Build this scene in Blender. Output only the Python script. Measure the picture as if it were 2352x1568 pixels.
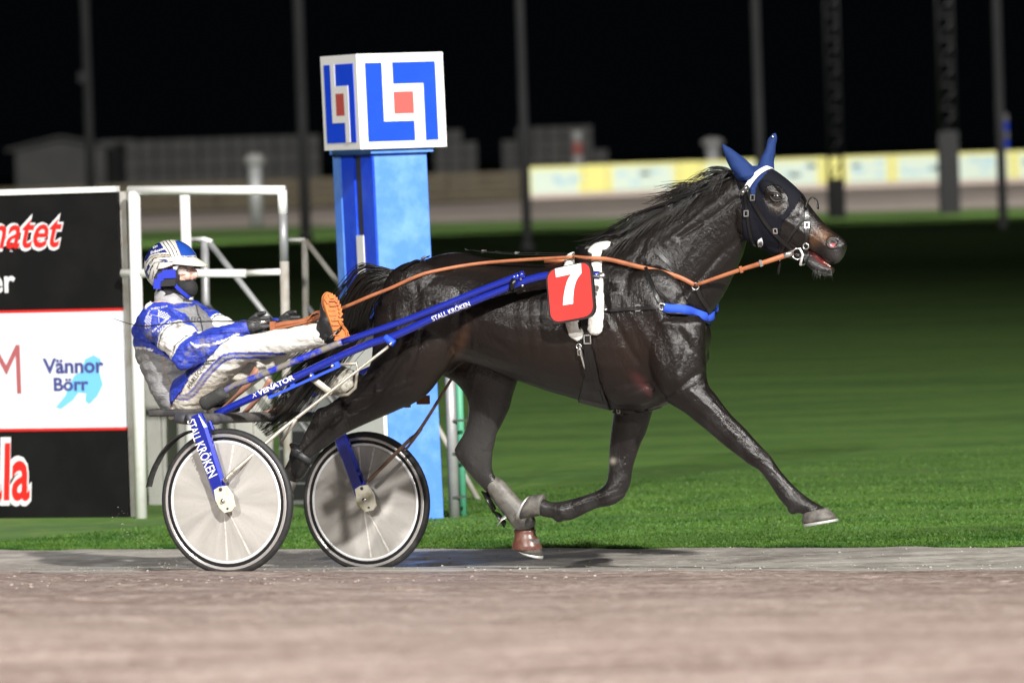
import bpy, bmesh, math, random
import numpy as np
from mathutils import Vector, Matrix
from mathutils.bvhtree import BVHTree
import mathutils, mathutils.geometry
random.seed(4); RNG = np.random.default_rng(4)
for o in list(bpy.data.objects): bpy.data.objects.remove(o)
scene = bpy.context.scene
COL = scene.collection

# ------------------------------------------------------------------ camera
F_PX, IMG_W, IMG_H, DIST, CAM_Z = 13953.0, 2352.0, 1568.0, 30.0, 2.02
PITCH = math.atan(434 * math.cos(math.radians(1.9)) / F_PX); ROLL = math.radians(1.9)
fw = np.array([0, math.cos(PITCH), -math.sin(PITCH)]); r0 = np.array([1.0, 0, 0]); u0 = np.array([0, math.sin(PITCH), math.cos(PITCH)])
RX = math.cos(ROLL) * r0 - math.sin(ROLL) * u0; UY = math.sin(ROLL) * r0 + math.cos(ROLL) * u0
CAMP = np.array([0, -DIST, CAM_Z])
cd = bpy.data.cameras.new('camera'); cam = bpy.data.objects.new('camera', cd); COL.objects.link(cam)
cd.sensor_width = 36; cd.lens = 36 * F_PX / IMG_W; cd.clip_start = 0.5; cd.clip_end = 3000
cam.matrix_world = Matrix(((RX[0], UY[0], -fw[0], CAMP[0]), (RX[1], UY[1], -fw[1], CAMP[1]), (RX[2], UY[2], -fw[2], CAMP[2]), (0, 0, 0, 1)))
cd.dof.use_dof = True; cd.dof.focus_distance = 30.0; cd.dof.aperture_fstop = 3.5
scene.camera = cam

# ------------------------------------------------------------------ world and floodlights
world = bpy.data.worlds.new('World'); scene.world = world; world.use_nodes = True
wn = world.node_tree.nodes; wl = world.node_tree.links; wn.clear()
sky = wn.new('ShaderNodeTexSky'); sky.sky_type = 'NISHITA'; sky.sun_disc = False
sky.sun_elevation = math.radians(-8); sky.sun_rotation = math.radians(200)
bg = wn.new('ShaderNodeBackground'); bg.inputs[1].default_value = 1.0
mixs = wn.new('ShaderNodeMix'); mixs.data_type = 'RGBA'; mixs.inputs['Factor'].default_value = 0.97
wl.new(sky.outputs[0], mixs.inputs['A']); mixs.inputs['B'].default_value = (0.0011, 0.0014, 0.0020, 1)
wl.new(mixs.outputs['Result'], bg.inputs[0])
wo = wn.new('ShaderNodeOutputWorld'); wl.new(bg.outputs[0], wo.inputs[0])

def spot(name, loc, target, power, angle, blend=0.5, radius=0.35, color=(1, 0.97, 0.93)):
    ld = bpy.data.lights.new(name, 'SPOT'); ld.energy = power; ld.spot_size = math.radians(angle); ld.spot_blend = blend
    ld.shadow_soft_size = radius; ld.color = color
    o = bpy.data.objects.new(name, ld); COL.objects.link(o); o.location = loc
    o.rotation_euler = (Vector(target) - Vector(loc)).to_track_quat('-Z', 'Y').to_euler()
    return o
spot('floodlight_key', (14, -48, 31), (0, 0, 0.5), 270000, 46, 1.0, 0.7)
spot('floodlight_second', (-15, -28, 16), (0, 0, 0.5), 38000, 74, 0.8, 0.6)
spot('floodlight_third', (27, -18, 17), (2, 0, 0.5), 22000, 80, 0.8, 0.6)
spot('floodlight_long', (20, -28, 30), (0, 190, 14), 135000, 26, 0.8, 0.6)
for i, x in enumerate((-66, -22, 22, 66)):
    spot('floodlight_far', (x, 119, 21), (x * 0.95, 172, 0), 84000, 96, 0.3, 0.5)
scene.view_settings.view_transform = 'Standard'; scene.view_settings.look = 'None'
scene.view_settings.gamma = 1.0; scene.view_settings.exposure = 0.0; scene.view_settings.use_curve_mapping = False

# ------------------------------------------------------------------ geometry frame: u along the horse's heading, v to its left, z up
TH = math.radians(-25); EU = np.array([math.cos(TH), math.sin(TH), 0]); EV = np.array([-math.sin(TH), math.cos(TH), 0]); EZ = np.array([0, 0, 1.0])
def ray(x, y): return fw + RX * ((x - 1176) / F_PX) - UY * ((y - 784) / F_PX)
_d = ray(1300, 1000); ORG = CAMP + _d * (DIST / _d[1]); ORG[2] = 0
def L2W(p): p = np.asarray(p, float); return ORG + p[..., 0:1] * EU + p[..., 1:2] * EV + p[..., 2:3] * EZ
def W2L(p): q = np.asarray(p, float) - ORG; return np.stack([q @ EU, q @ EV, q[..., 2]], -1)
def atV(x, y, v):            # point where the sight line meets the vertical plane v, in (u, v, z)
    d = ray(x, y); s = ((ORG + EV * v - CAMP) @ EV) / (d @ EV); P = CAMP + s * d - ORG
    return np.array([P @ EU, v, P[2]])
def atY(x, y, Y):            # world point at depth Y
    d = ray(x, y); s = (Y + DIST) / d[1]; return CAMP + s * d
def atZ(x, y, z=None):       # world point on the level z
    d = ray(x, y); s = (z - CAMP[2]) / d[2]; return CAMP + s * d
def to_px(w):
    q = np.asarray(w, float) - CAMP; dep = q @ fw
    return np.stack([1176 + F_PX * (q @ RX) / dep, 784 - F_PX * (q @ UY) / dep], -1)
BANK = 0.0606; ZFLAT = -0.0009 - BANK * (1.15 + 0.77)
def gz(v):                   # height of the track and lawn across the track
    v = np.asarray(v, float)
    z = -0.0009 - BANK * (np.clip(v, -13, 1.15) + 0.77)
    return z

# ------------------------------------------------------------------ object helpers
def setp(o, label=None, cat=None, group=None, kind=None):
    if label: o['label'] = label
    if cat: o['category'] = cat
    if group: o['group'] = group
    if kind: o['kind'] = kind
    return o
def empty(name, loc, label=None, cat=None, group=None):
    o = bpy.data.objects.new(name, None); COL.objects.link(o); o.location = loc; o.empty_display_size = 0.1
    return setp(o, label, cat, group)
def mesh_obj(name, V, Fc, mat, parent=None, smooth=True, world=True):
    me = bpy.data.meshes.new(name)
    me.from_pydata([tuple(map(float, v)) for v in V], [], [tuple(map(int, f)) for f in Fc]); me.validate()
    mats = mat if isinstance(mat, (list, tuple)) else [mat]
    for m in mats: me.materials.append(m)
    if smooth: me.polygons.foreach_set('use_smooth', [True] * len(me.polygons))
    o = bpy.data.objects.new(name, me); COL.objects.link(o)
    if parent is not None: attach(o, parent)
    return o
def wloc(o):
    m = Vector(o.location)
    while o.parent: o = o.parent; m = m + Vector(o.location)
    return m
def attach(o, parent):       # geometry is given in world coordinates: keep it there
    o.parent = parent; off = wloc(parent)
    o.matrix_parent_inverse = Matrix.Identity(4)
    if o.type == 'MESH': o.data.transform(Matrix.Translation(-off))
    else: o.location = Vector(o.location) - off
    return o
class MB:
    def __init__(s): s.V = []; s.F = []; s.n = 0; s.mi = []
    def add(s, V, Fc, mi=0):
        V = np.asarray(V, float); s.V.append(V); s.F += [tuple(i + s.n for i in f) for f in Fc]; s.mi += [mi] * len(Fc); s.n += len(V); return s
    def build(s, name, mat, parent=None, smooth=True):
        o = mesh_obj(name, np.concatenate(s.V), s.F, mat, parent, smooth)
        if isinstance(mat, (list, tuple)) and len(o.data.polygons) == len(s.mi): o.data.polygons.foreach_set('material_index', s.mi)
        return o
    def box(s, c, ax, ay, az, mi=0):      # centre and three half axes
        c = np.asarray(c, float); ax, ay, az = map(lambda a: np.asarray(a, float), (ax, ay, az))
        V = [c + i * ax + j * ay + k * az for i in (-1, 1) for j in (-1, 1) for k in (-1, 1)]
        Fc = [(0, 1, 3, 2), (4, 6, 7, 5), (0, 4, 5, 1), (2, 3, 7, 6), (0, 2, 6, 4), (1, 5, 7, 3)]
        if np.dot(np.cross(ax, ay), az) < 0: Fc = [f[::-1] for f in Fc]
        return s.add(V, Fc, mi)
    def tube(s, pts, r, n=10, cap=True, mi=0):
        V, Fc = tube_geo(pts, r, n, cap); return s.add(V, Fc, mi)
    def ribbon(s, pts, wdir, w, t=0.003, mi=0):
        V, Fc = ribbon_geo(pts, wdir, w, t); return s.add(V, Fc, mi)
    def torus(s, c, nrm, R, r, n=24, m=8, mi=0):
        nrm = np.asarray(nrm, float); nrm /= np.linalg.norm(nrm); a = np.cross(nrm, [0, 0, 1.0])
        if np.linalg.norm(a) < 1e-3: a = np.cross(nrm, [1.0, 0, 0])
        a /= np.linalg.norm(a); b = np.cross(nrm, a); V = []; Fc = []
        for i in range(n):
            t = 2 * math.pi * i / n; d = a * math.cos(t) + b * math.sin(t)
            for j in range(m):
                q = 2 * math.pi * j / m; V.append(np.asarray(c) + d * (R + r * math.cos(q)) + nrm * r * math.sin(q))
        for i in range(n):
            for j in range(m): Fc.append((i * m + j, i * m + (j + 1) % m, ((i + 1) % n) * m + (j + 1) % m, ((i + 1) % n) * m + j))
        return s.add(V, Fc, mi)
    def cyl(s, c, axis, r, h, n=16, mi=0, r2=None):
        c = np.asarray(c, float); axis = np.asarray(axis, float) / np.linalg.norm(axis)
        return s.tube([c - axis * h / 2, c + axis * h / 2], [r, r if r2 is None else r2], n, True, mi)
    def sphere(s, c, rad, n=12, m=8, mi=0, axes=None):
        c = np.asarray(c, float); rad = np.broadcast_to(np.asarray(rad, float), (3,)); A = np.eye(3) if axes is None else np.asarray(axes, float); V = []; Fc = []
        for i in range(1, m):
            p = math.pi * i / m
            for j in range(n):
                q = 2 * math.pi * j / n; d = np.array([math.sin(p) * math.cos(q), math.sin(p) * math.sin(q), math.cos(p)]) * rad
                V.append(c + d @ A)
        V += [c + np.array([0, 0, rad[2]]) @ A, c - np.array([0, 0, rad[2]]) @ A]; t = len(V) - 2
        for i in range(m - 2):
            for j in range(n): Fc.append((i * n + j, (i + 1) * n + j, (i + 1) * n + (j + 1) % n, i * n + (j + 1) % n))
        for j in range(n): Fc.append((t, j, (j + 1) % n)); Fc.append((t + 1, (m - 2) * n + (j + 1) % n, (m - 2) * n + j))
        return s.add(V, Fc, mi)
def frames(P):
    P = np.asarray(P, float); T = np.gradient(P, axis=0); T /= np.linalg.norm(T, axis=1)[:, None] + 1e-12
    ref = np.array([0, 0, 1.0]) if abs(T[0][2]) < 0.9 else np.array([1.0, 0, 0])
    N = [];
    for t in T:
        a = ref - t * (ref @ t); a /= np.linalg.norm(a) + 1e-12; N.append(a); ref = a
    N = np.array(N); B = np.cross(T, N); return T, N, B
def tube_geo(pts, r, n=10, cap=True):
    P = np.asarray(pts, float); k = len(P); r = np.broadcast_to(np.asarray(r, float), (k,)); T, N, B = frames(P)
    a = np.arange(n) * 2 * math.pi / n
    V = (P[:, None] + r[:, None, None] * (np.cos(a)[None, :, None] * N[:, None] + np.sin(a)[None, :, None] * B[:, None])).reshape(-1, 3)
    Fc = [(i * n + j, i * n + (j + 1) % n, (i + 1) * n + (j + 1) % n, (i + 1) * n + j) for i in range(k - 1) for j in range(n)]
    if cap: Fc += [tuple(range(n))[::-1], tuple((k - 1) * n + j for j in range(n))]
    return V, Fc
def ribbon_geo(pts, wdir, w, t=0.003):   # strap with a thickness; wdir = width direction (one or per point)
    P = np.asarray(pts, float); k = len(P); W = np.broadcast_to(np.asarray(wdir, float), P.shape); T = np.gradient(P, axis=0)
    T /= np.linalg.norm(T, axis=1)[:, None] + 1e-12
    W = W - T * np.sum(W * T, 1)[:, None]; W = W / (np.linalg.norm(W, axis=1)[:, None] + 1e-12); Nn = np.cross(T, W)
    w = np.broadcast_to(np.asarray(w, float), (k,))[:, None]
    V = np.stack([P - W * w / 2 - Nn * t / 2, P + W * w / 2 - Nn * t / 2, P + W * w / 2 + Nn * t / 2, P - W * w / 2 + Nn * t / 2], 1).reshape(-1, 3)
    Fc = [(i * 4 + j, i * 4 + (j + 1) % 4, (i + 1) * 4 + (j + 1) % 4, (i + 1) * 4 + j) for i in range(k - 1) for j in range(4)]
    Fc += [(3, 2, 1, 0), tuple((k - 1) * 4 + j for j in range(4))]; return V, Fc
def spline(pts, sub=6):      # Catmull-Rom through rows of numbers
    P = np.asarray(pts, float); k = len(P)
    if k < 3: 
        t = np.linspace(0, 1, sub + 1)[:, None]; return P[0] + (P[-1] - P[0]) * t
    E = np.vstack([2 * P[0] - P[1], P, 2 * P[-1] - P[-2]]); out = []
    for i in range(k - 1):
        a, b, c, d = E[i:i + 4]
        for t in np.arange(sub) / sub:
            out.append(0.5 * (2 * b + (c - a) * t + (2 * a - 5 * b + 4 * c - d) * t * t + (3 * b - a - 3 * c + d) * t ** 3))
    out.append(P[-1]); return np.array(out)
def in_poly(px, poly):
    x, y = px[:, 0], px[:, 1]; c = np.zeros(len(px), bool); P = np.asarray(poly, float); j = len(P) - 1
    for i in range(len(P)):
        xi, yi = P[i]; xj, yj = P[j]
        hit = ((yi > y) != (yj > y)) & (x < (xj - xi) * (y - yi) / (yj - yi + 1e-12) + xi); c ^= hit; j = i
    return c
def seg_dist(px, line):
    L = np.asarray(line, float); best = np.full(len(px), 1e9)
    for a, b in zip(L[:-1], L[1:]):
        ab = b - a; t = np.clip(((px - a) @ ab) / (ab @ ab + 1e-9), 0, 1); best = np.minimum(best, np.linalg.norm(px - (a + t[:, None] * ab), axis=1))
    return best
def text_geo(body, shear=0.0, bold=0.0, spacing=1.0, res=3):   # flat lettering: vertices (x, y) with cap height about 0.7, faces
    cu = bpy.data.curves.new('lettering', 'FONT'); cu.body = body; cu.shear = shear; cu.offset = bold; cu.space_character = spacing; cu.resolution_u = res; cu.size = 1
    o = bpy.data.objects.new('lettering', cu); COL.objects.link(o); dg = bpy.context.evaluated_depsgraph_get()
    me = bpy.data.meshes.new_from_object(o.evaluated_get(dg)); V = np.array([v.co[:2] for v in me.vertices]); Fc = [tuple(p.vertices) for p in me.polygons]
    bpy.data.objects.remove(o); bpy.data.curves.remove(cu); bpy.data.meshes.remove(me); return V, Fc
def tri_fill(poly, step=None):   # polygon (px) -> triangles, refined so that it can follow a curved surface
    bm = bmesh.new(); vs = [bm.verts.new((x, y, 0)) for x, y in poly]
    for t in mathutils.geometry.tessellate_polygon([[Vector((x, y, 0)) for x, y in poly]]):
        try: bm.faces.new([vs[i] for i in t])
        except ValueError: pass
    bmesh.ops.recalc_face_normals(bm, faces=bm.faces[:])
    for _ in range(6):
        if step is None: break
        es = [e for e in bm.edges if e.calc_length() > step]
        if not es: break
        bmesh.ops.subdivide_edges(bm, edges=es, cuts=1); bmesh.ops.triangulate(bm, faces=[f for f in bm.faces if len(f.verts) > 3])
    bm.verts.index_update(); V = np.array([v.co[:2] for v in bm.verts]); Fc = [tuple(v.index for v in f.verts) for f in bm.faces]; bm.free(); return V, Fc
def refine2d(V, Fc, step):
    bm = bmesh.new(); vs = [bm.verts.new((p[0], p[1], 0)) for p in V]
    for f in Fc:
        try: bm.faces.new([vs[i] for i in f])
        except ValueError: pass
    bmesh.ops.triangulate(bm, faces=bm.faces[:])
    for _ in range(5):
        es = [e for e in bm.edges if e.calc_length() > step]
        if not es: break
        bmesh.ops.subdivide_edges(bm, edges=es, cuts=1); bmesh.ops.triangulate(bm, faces=[f for f in bm.faces if len(f.verts) > 3])
    bm.verts.index_update(); V = np.array([v.co[:2] for v in bm.verts]); Fc = [tuple(v.index for v in f.verts) for f in bm.faces]; bm.free(); return V, Fc

# ------------------------------------------------------------------ materials
def mat(name, col, rough=0.5, metal=0.0, noise=None, bump=None, spec=0.5, vcol=False, coat=0.0, emis=None, sheen=0.0):
    """noise = (scale, strength-colour, dark/bright factor)   bump = (scale, strength, distance, stretch)"""
    m = bpy.data.materials.new(name); m.use_nodes = True; N = m.node_tree.nodes; L = m.node_tree.links; b = N['Principled BSDF']
    b.inputs['Roughness'].default_value = rough; b.inputs['Metallic'].default_value = metal; b.inputs['Specular IOR Level'].default_value = spec
    b.inputs['Coat Weight'].default_value = coat; b.inputs['Coat Roughness'].default_value = 0.12; b.inputs['Sheen Weight'].default_value = sheen
    co = N.new('ShaderNodeTexCoord'); src = None
    if vcol:
        a = N.new('ShaderNodeVertexColor'); a.layer_name = 'tint'; src = a.outputs[0]
    else: b.inputs['Base Color'].default_value = (*col, 1)
    if noise:
        layers = noise if isinstance(noise, list) else [noise]
        for (sc, c2, lo, hi) in layers:
            nz = N.new('ShaderNodeTexNoise'); nz.inputs['Scale'].default_value = sc; nz.inputs['Detail'].default_value = 6; nz.inputs['Roughness'].default_value = 0.65; L.new(co.outputs['Object'], nz.inputs['Vector'])
            rm = N.new('ShaderNodeMapRange'); rm.inputs[1].default_value = lo; rm.inputs[2].default_value = hi; L.new(nz.outputs[0], rm.inputs[0])
            mx = N.new('ShaderNodeMix'); mx.data_type = 'RGBA'; L.new(rm.outputs[0], mx.inputs['Factor'])
            if src is not None: L.new(src, mx.inputs['A'])
            else: mx.inputs['A'].default_value = (*col, 1)
            mx.inputs['B'].default_value = (*c2, 1); src = mx.outputs['Result']
    if src is not None: L.new(src, b.inputs['Base Color'])
    if bump:
        prev = None
        for (sc, st, dist, stretch) in (bump if isinstance(bump, list) else [bump]):
            mp = N.new('ShaderNodeMapping'); mp.inputs['Scale'].default_value = stretch; L.new(co.outputs['Object'], mp.inputs['Vector'])
            nz = N.new('ShaderNodeTexNoise'); nz.inputs['Scale'].default_value = sc; nz.inputs['Detail'].default_value = 5; nz.inputs['Roughness'].default_value = 0.6; nz.inputs['Distortion'].default_value = 0.6
            L.new(mp.outputs[0], nz.inputs['Vector'])
            bp = N.new('ShaderNodeBump'); bp.inputs['Strength'].default_value = st; bp.inputs['Distance'].default_value = dist; L.new(nz.outputs[0], bp.inputs['Height'])
            if prev: L.new(prev.outputs[0], bp.inputs['Normal'])
            prev = bp
        L.new(prev.outputs[0], b.inputs['Normal'])
    if emis: b.inputs['Emission Color'].default_value = (*emis[:3], 1); b.inputs['Emission Strength'].default_value = emis[3]
    return m
I3 = (1, 1, 1)
M = {}
M['white_paint'] = mat('white_paint', (0.78, 0.78, 0.76), 0.45, noise=[(7, (0.62, 0.6, 0.54), 0.55, 0.8), (14, (0.36, 0.24, 0.11), 0.66, 0.8)], bump=(60, 0.15, 0.002, I3))
M['rusty_paint'] = mat('rusty_paint', (0.42, 0.41, 0.38), 0.55, noise=[(9, (0.30, 0.27, 0.22), 0.4, 0.7), (5, (0.33, 0.2, 0.09), 0.58, 0.75)])
M['black_board'] = mat('black_board', (0.0045, 0.0045, 0.005), 0.5, spec=0.2, noise=(3, (0.008, 0.008, 0.008), 0.4, 0.7))
M['white_board'] = mat('white_board', (0.74, 0.77, 0.83), 0.4, noise=(2, (0.7, 0.73, 0.8), 0.4, 0.7))
M['red_print'] = mat('red_print', (0.62, 0.016, 0.012), 0.45)
M['dark_red_print'] = mat('dark_red_print', (0.38, 0.10, 0.11), 0.5)
M['white_print'] = mat('white_print', (0.75, 0.74, 0.76), 0.45)
M['navy_print'] = mat('navy_print', (0.055, 0.06, 0.22), 0.5)
M['sky_print'] = mat('sky_print', (0.16, 0.50, 0.88), 0.5)
M['galv'] = mat('galvanised_steel', (0.40, 0.41, 0.42), 0.45, 0.4, noise=(6, (0.3, 0.3, 0.3), 0.4, 0.7))
M['pale_panel'] = mat('pale_panel', (0.42, 0.42, 0.38), 0.7, noise=[(4, (0.30, 0.30, 0.27), 0.4, 0.75), (9, (0.22, 0.2, 0.12), 0.62, 0.8)])
M['dark_steel'] = mat('dark_steel', (0.03, 0.03, 0.032), 0.5)
M['tower_blue'] = mat('tower_blue', (0.085, 0.235, 0.78), 0.45, spec=0.2, noise=[(5, (0.16, 0.34, 0.82), 0.45, 0.7), (9, (0.20, 0.24, 0.34), 0.63, 0.85)], bump=(4, 0.1, 0.01, (1, 1, 5)))
M['tower_deep'] = mat('tower_deep_blue', (0.010, 0.060, 0.72), 0.42, spec=0.15, noise=(6, (0.03, 0.11, 0.74), 0.45, 0.7))
M['sign_blue'] = mat('sign_blue', (0.008, 0.060, 0.74), 0.45, spec=0.15, noise=(5, (0.012, 0.07, 0.70), 0.45, 0.7))
M['sign_white'] = mat('sign_white', (0.82, 0.82, 0.82), 0.4)
M['sign_red'] = mat('sign_red', (0.50, 0.085, 0.075), 0.42)
M['green_paint'] = mat('green_paint', (0.10, 0.40, 0.24), 0.5)
M['far_grey'] = mat('far_grey', (0.115, 0.115, 0.112), 0.8, noise=(0.7, (0.08, 0.08, 0.08), 0.4, 0.7))
M['marker_white'] = mat('weathered_white', (0.21, 0.21, 0.205), 0.7); M['marker_red'] = mat('weathered_red', (0.22, 0.06, 0.05), 0.7)
M['far_dark'] = mat('far_dark', (0.007, 0.007, 0.008), 0.8)
M['pole_grey'] = mat('pole_grey', (0.22, 0.22, 0.23), 0.6, 0.0, noise=(0.5, (0.16, 0.16, 0.165), 0.4, 0.7))
M['fence_wood'] = mat('fence_wood', (0.085, 0.07, 0.042), 0.8, noise=(2, (0.06, 0.05, 0.03), 0.4, 0.7))
M['ad_yellow'] = mat('ad_yellow', (0.84, 0.80, 0.24), 0.5)
M['ad_blue'] = mat('ad_pale_blue', (0.66, 0.78, 0.66), 0.5)
M['ad_print'] = mat('ad_blue_print', (0.46, 0.68, 0.76), 0.5)
M['ad_base'] = mat('ad_pink_base', (0.62, 0.50, 0.44), 0.6)
M['concrete'] = mat('concrete', (0.36, 0.35, 0.34), 0.8, noise=(12, (0.28, 0.27, 0.26), 0.4, 0.7))
# ------------------------------------------------------------------ ground sheets
def ground_mat(name, c1, c2, c3, sc, rough, bump, wet=None, streak=(1, 1, 1)):
    m = bpy.data.materials.new(name); m.use_nodes = True; N = m.node_tree.nodes; L = m.node_tree.links; b = N['Principled BSDF']
    co = N.new('ShaderNodeTexCoord')
    def nz(s, d=6, r=0.6, st=(1, 1, 1)):
        mp = N.new('ShaderNodeMapping'); mp.inputs['Scale'].default_value = st; mp.inputs['Rotation'].default_value = (0, 0, -TH); L.new(co.outputs['Object'], mp.inputs[0])
        n = N.new('ShaderNodeTexNoise'); n.inputs['Scale'].default_value = s; n.inputs['Detail'].default_value = d; n.inputs['Roughness'].default_value = r; L.new(mp.outputs[0], n.inputs['Vector']); return n
    a = nz(sc, 6, 0.65, streak); r = N.new('ShaderNodeValToRGB'); L.new(a.outputs[0], r.inputs[0])
    r.color_ramp.elements[0].position = 0.41; r.color_ramp.elements[0].color = (*c1, 1); r.color_ramp.elements[1].position = 0.60; r.color_ramp.elements[1].color = (*c2, 1)
    f = nz(sc * 7, 3, 0.6, (0.5 + streak[0] / 2, 1, 1)); mr = N.new('ShaderNodeMapRange'); L.new(f.outputs[0], mr.inputs[0]); mr.inputs[1].default_value = 0.5; mr.inputs[2].default_value = 0.75
    mx = N.new('ShaderNodeMix'); mx.data_type = 'RGBA'; L.new(mr.outputs[0], mx.inputs['Factor']); L.new(r.outputs[0], mx.inputs['A']); mx.inputs['B'].default_value = (*c3, 1)
    L.new(mx.outputs['Result'], b.inputs['Base Color'])
    if wet:
        w = nz(wet[0], 5); rr = N.new('ShaderNodeMapRange'); L.new(w.outputs[0], rr.inputs[0]); rr.inputs[1].default_value = 0.35; rr.inputs[2].default_value = 0.7; rr.inputs[3].default_value = wet[1]; rr.inputs[4].default_value = wet[2]
        L.new(rr.outputs[0], b.inputs['Roughness'])
    else: b.inputs['Roughness'].default_value = rough
    prev = None
    for (s, st, d) in bump:
        n = nz(s, 5, 0.6, streak if s < 10 else (1, 1, 1)); bp = N.new('ShaderNodeBump'); bp.inputs['Strength'].default_value = st; bp.inputs['Distance'].default_value = d; L.new(n.outputs[0], bp.inputs['Height'])
        if prev: L.new(prev.outputs[0], bp.inputs['Normal'])
        prev = bp
    if prev: L.new(prev.outputs[0], b.inputs['Normal'])
    return m
M['dirt'] = ground_mat('track_dirt', (0.170, 0.122, 0.103), (0.285, 0.222, 0.194), (0.45, 0.38, 0.345), 4, 0.8, [(7, 0.7, 0.06), (40, 0.8, 0.02)], (30, 0.28, 0.9), (0.22, 1, 1))
M['strip'] = ground_mat('wet_grey_dirt', (0.22, 0.20, 0.175), (0.38, 0.36, 0.32), (0.47, 0.45, 0.41), 4, 0.7, [(7, 0.4, 0.03), (50, 0.5, 0.01)], (6, 0.30, 0.9), (0.12, 1, 1))
M['lawn'] = ground_mat('lawn_soil', (0.048, 0.126, 0.014), (0.086, 0.192, 0.023), (0.132, 0.205, 0.038), 1.1, 0.85, [(60, 0.5, 0.02)], None, (0.35, 1, 1))
M['far_dirt'] = ground_mat('far_track_dirt', (0.34, 0.285, 0.25), (0.42, 0.36, 0.32), (0.46, 0.40, 0.36), 0.3, 0.85, [])
M['far_grass'] = ground_mat('far_grass', (0.036, 0.080, 0.007), (0.050, 0.108, 0.010), (0.050, 0.108, 0.010), 0.5, 0.85, [])
def px_v(px, py, z): return W2L(atZ(px, py, z))[1]
V_STRIP = -0.775 + 0.02
V_GRASS = 0.5 * (px_v(300, 1249, ZFLAT) + px_v(2050, 1266, ZFLAT))
def sheet(name, vs, us, m, rough=0.0, seed=0, zoff=0.0):
    vs = np.asarray(vs, float); us = np.asarray(us, float); V = []; rg = np.random.default_rng(seed)
    for v in vs:
        z = float(gz(v)) + zoff
        for u in us: V.append((u, v, z))
    V = np.array(V)
    if rough > 0:
        for k in range(len(V)):
            p = V[k]; V[k, 2] += rough * (mathutils.noise.noise((p[0] * 1.7, p[1] * 1.7, seed)) + 0.6 * mathutils.noise.noise((p[0] * 5, p[1] * 5, seed + 7)) + 0.35 * mathutils.noise.noise((p[0] * 14, p[1] * 14, seed + 3)))
    if name == 'dirt_track':       # hoof prints and kicked hollows
        for k in range(420):
            cu, cv, r_ = rg.uniform(-10, 4), rg.uniform(-13, V_STRIP - .2), rg.uniform(.06, .12); sel = np.where((np.abs(V[:, 0] - cu) < .35) & (np.abs(V[:, 1] - cv) < .35))[0]
            q = np.hypot((V[sel, 0] - cu) * .75, V[sel, 1] - cv) / r_; V[sel, 2] += rg.uniform(.010, .024) * (-np.exp(-q * q) + .55 * np.exp(-((q - 1.25) / .45) ** 2))
    W = L2W(V); nu = len(us)
    Fc = [(i * nu + j, i * nu + j + 1, (i + 1) * nu + j + 1, (i + 1) * nu + j) for i in range(len(vs) - 1) for j in range(nu - 1)]
    return setp(mesh_obj(name, W, Fc, m), kind='structure')
def dense(a, b, lo, hi, step):    # coarse outside [lo,hi], fine inside
    return np.unique(np.concatenate([np.linspace(a, lo, 5), np.arange(lo, hi, step), np.linspace(hi, b, 5)]))
us = dense(-60, 60, -13, 7, 0.05)
sheet('dirt_track', np.unique(np.concatenate([np.linspace(-45, -20, 4), np.linspace(-20, -9, 60), np.linspace(-9, V_STRIP, 190)])), us, M['dirt'], 0.010, 1)
sheet('wet_track_edge', np.linspace(V_STRIP, V_GRASS, 60), us, M['strip'], 0.006, 1)
sheet('lawn', np.concatenate([np.linspace(V_GRASS, V_GRASS + 12, 40), [V_GRASS + 25, V_GRASS + 70]]), np.linspace(-90, 90, 120), M['lawn'], 0.012, 3)
# infield and everything beyond it: one sheet to the horizon, a little below the lawn
g = setp(mesh_obj('infield', [(-900, -400, ZFLAT - 0.9), (900, -400, ZFLAT - 0.9), (900, 15, ZFLAT - 0.05), (-900, 15, ZFLAT - 0.05), (900, 1500, ZFLAT - 0.05), (-900, 1500, ZFLAT - 0.05)], [(0, 1, 2, 3), (3, 2, 4, 5)], M['lawn']), kind='structure')
# grass blades near the track (nobody could count them)
def blades(n, v0, v1, u0_, u1_, h, seed, pw=1.3):
    r = np.random.default_rng(seed); v = v0 + (v1 - v0) * r.random(n) ** pw; uc = -2.5 + (v - 1) * 0.42; u = uc + (r.random(n) - 0.5) * (6.6 + (v - v0) * 0.25)
    v = v + 0.10 * np.array([mathutils.noise.noise((a * 2.2, 0, 5)) for a in u]) * (v < v0 + 0.4)
    hh = h * (0.5 + r.random(n)) * np.clip(1.15 - (v - v0) / (v1 - v0), .12, 1); a = r.random(n) * 6.283; w = 0.0035 + 0.003 * r.random(n); z = ZFLAT + np.zeros(n)
    lean = (r.random((n, 2)) - 0.5) * 2.2 * hh[:, None]
    dx = np.cos(a) * w; dy = np.sin(a) * w; V = np.empty((n, 3, 3))
    V[:, 0] = np.stack([u - dx, v - dy, z], 1); V[:, 1] = np.stack([u + dx, v + dy, z], 1); V[:, 2] = np.stack([u + lean[:, 0], v + lean[:, 1], z + hh], 1)
    return L2W(V.reshape(-1, 3))
M['blade'] = mat('grass_blade', (0.064, 0.138, 0.019), 0.55, noise=[(2.2, (0.022, 0.075, 0.008), 0.45, 0.62), (9, (0.085, 0.15, 0.02), 0.55, 0.75)], spec=0.3)
gv = np.concatenate([blades(150000, V_GRASS - 0.06, V_GRASS + 14, -9, 4, 0.011, 11, 2.4), blades(20000, V_GRASS + 3, V_GRASS + 34, -9, 9, 0.012, 12, 2.2)])
nb = len(gv) // 3
me = bpy.data.meshes.new('short_grass'); me.vertices.add(nb * 3); me.vertices.foreach_set('co', gv.ravel()); me.loops.add(nb * 3); me.loops.foreach_set('vertex_index', np.arange(nb * 3))
me.polygons.add(nb); me.polygons.foreach_set('loop_start', np.arange(nb) * 3); me.polygons.foreach_set('loop_total', np.full(nb, 3)); me.update(); me.materials.append(M['blade'])
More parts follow.
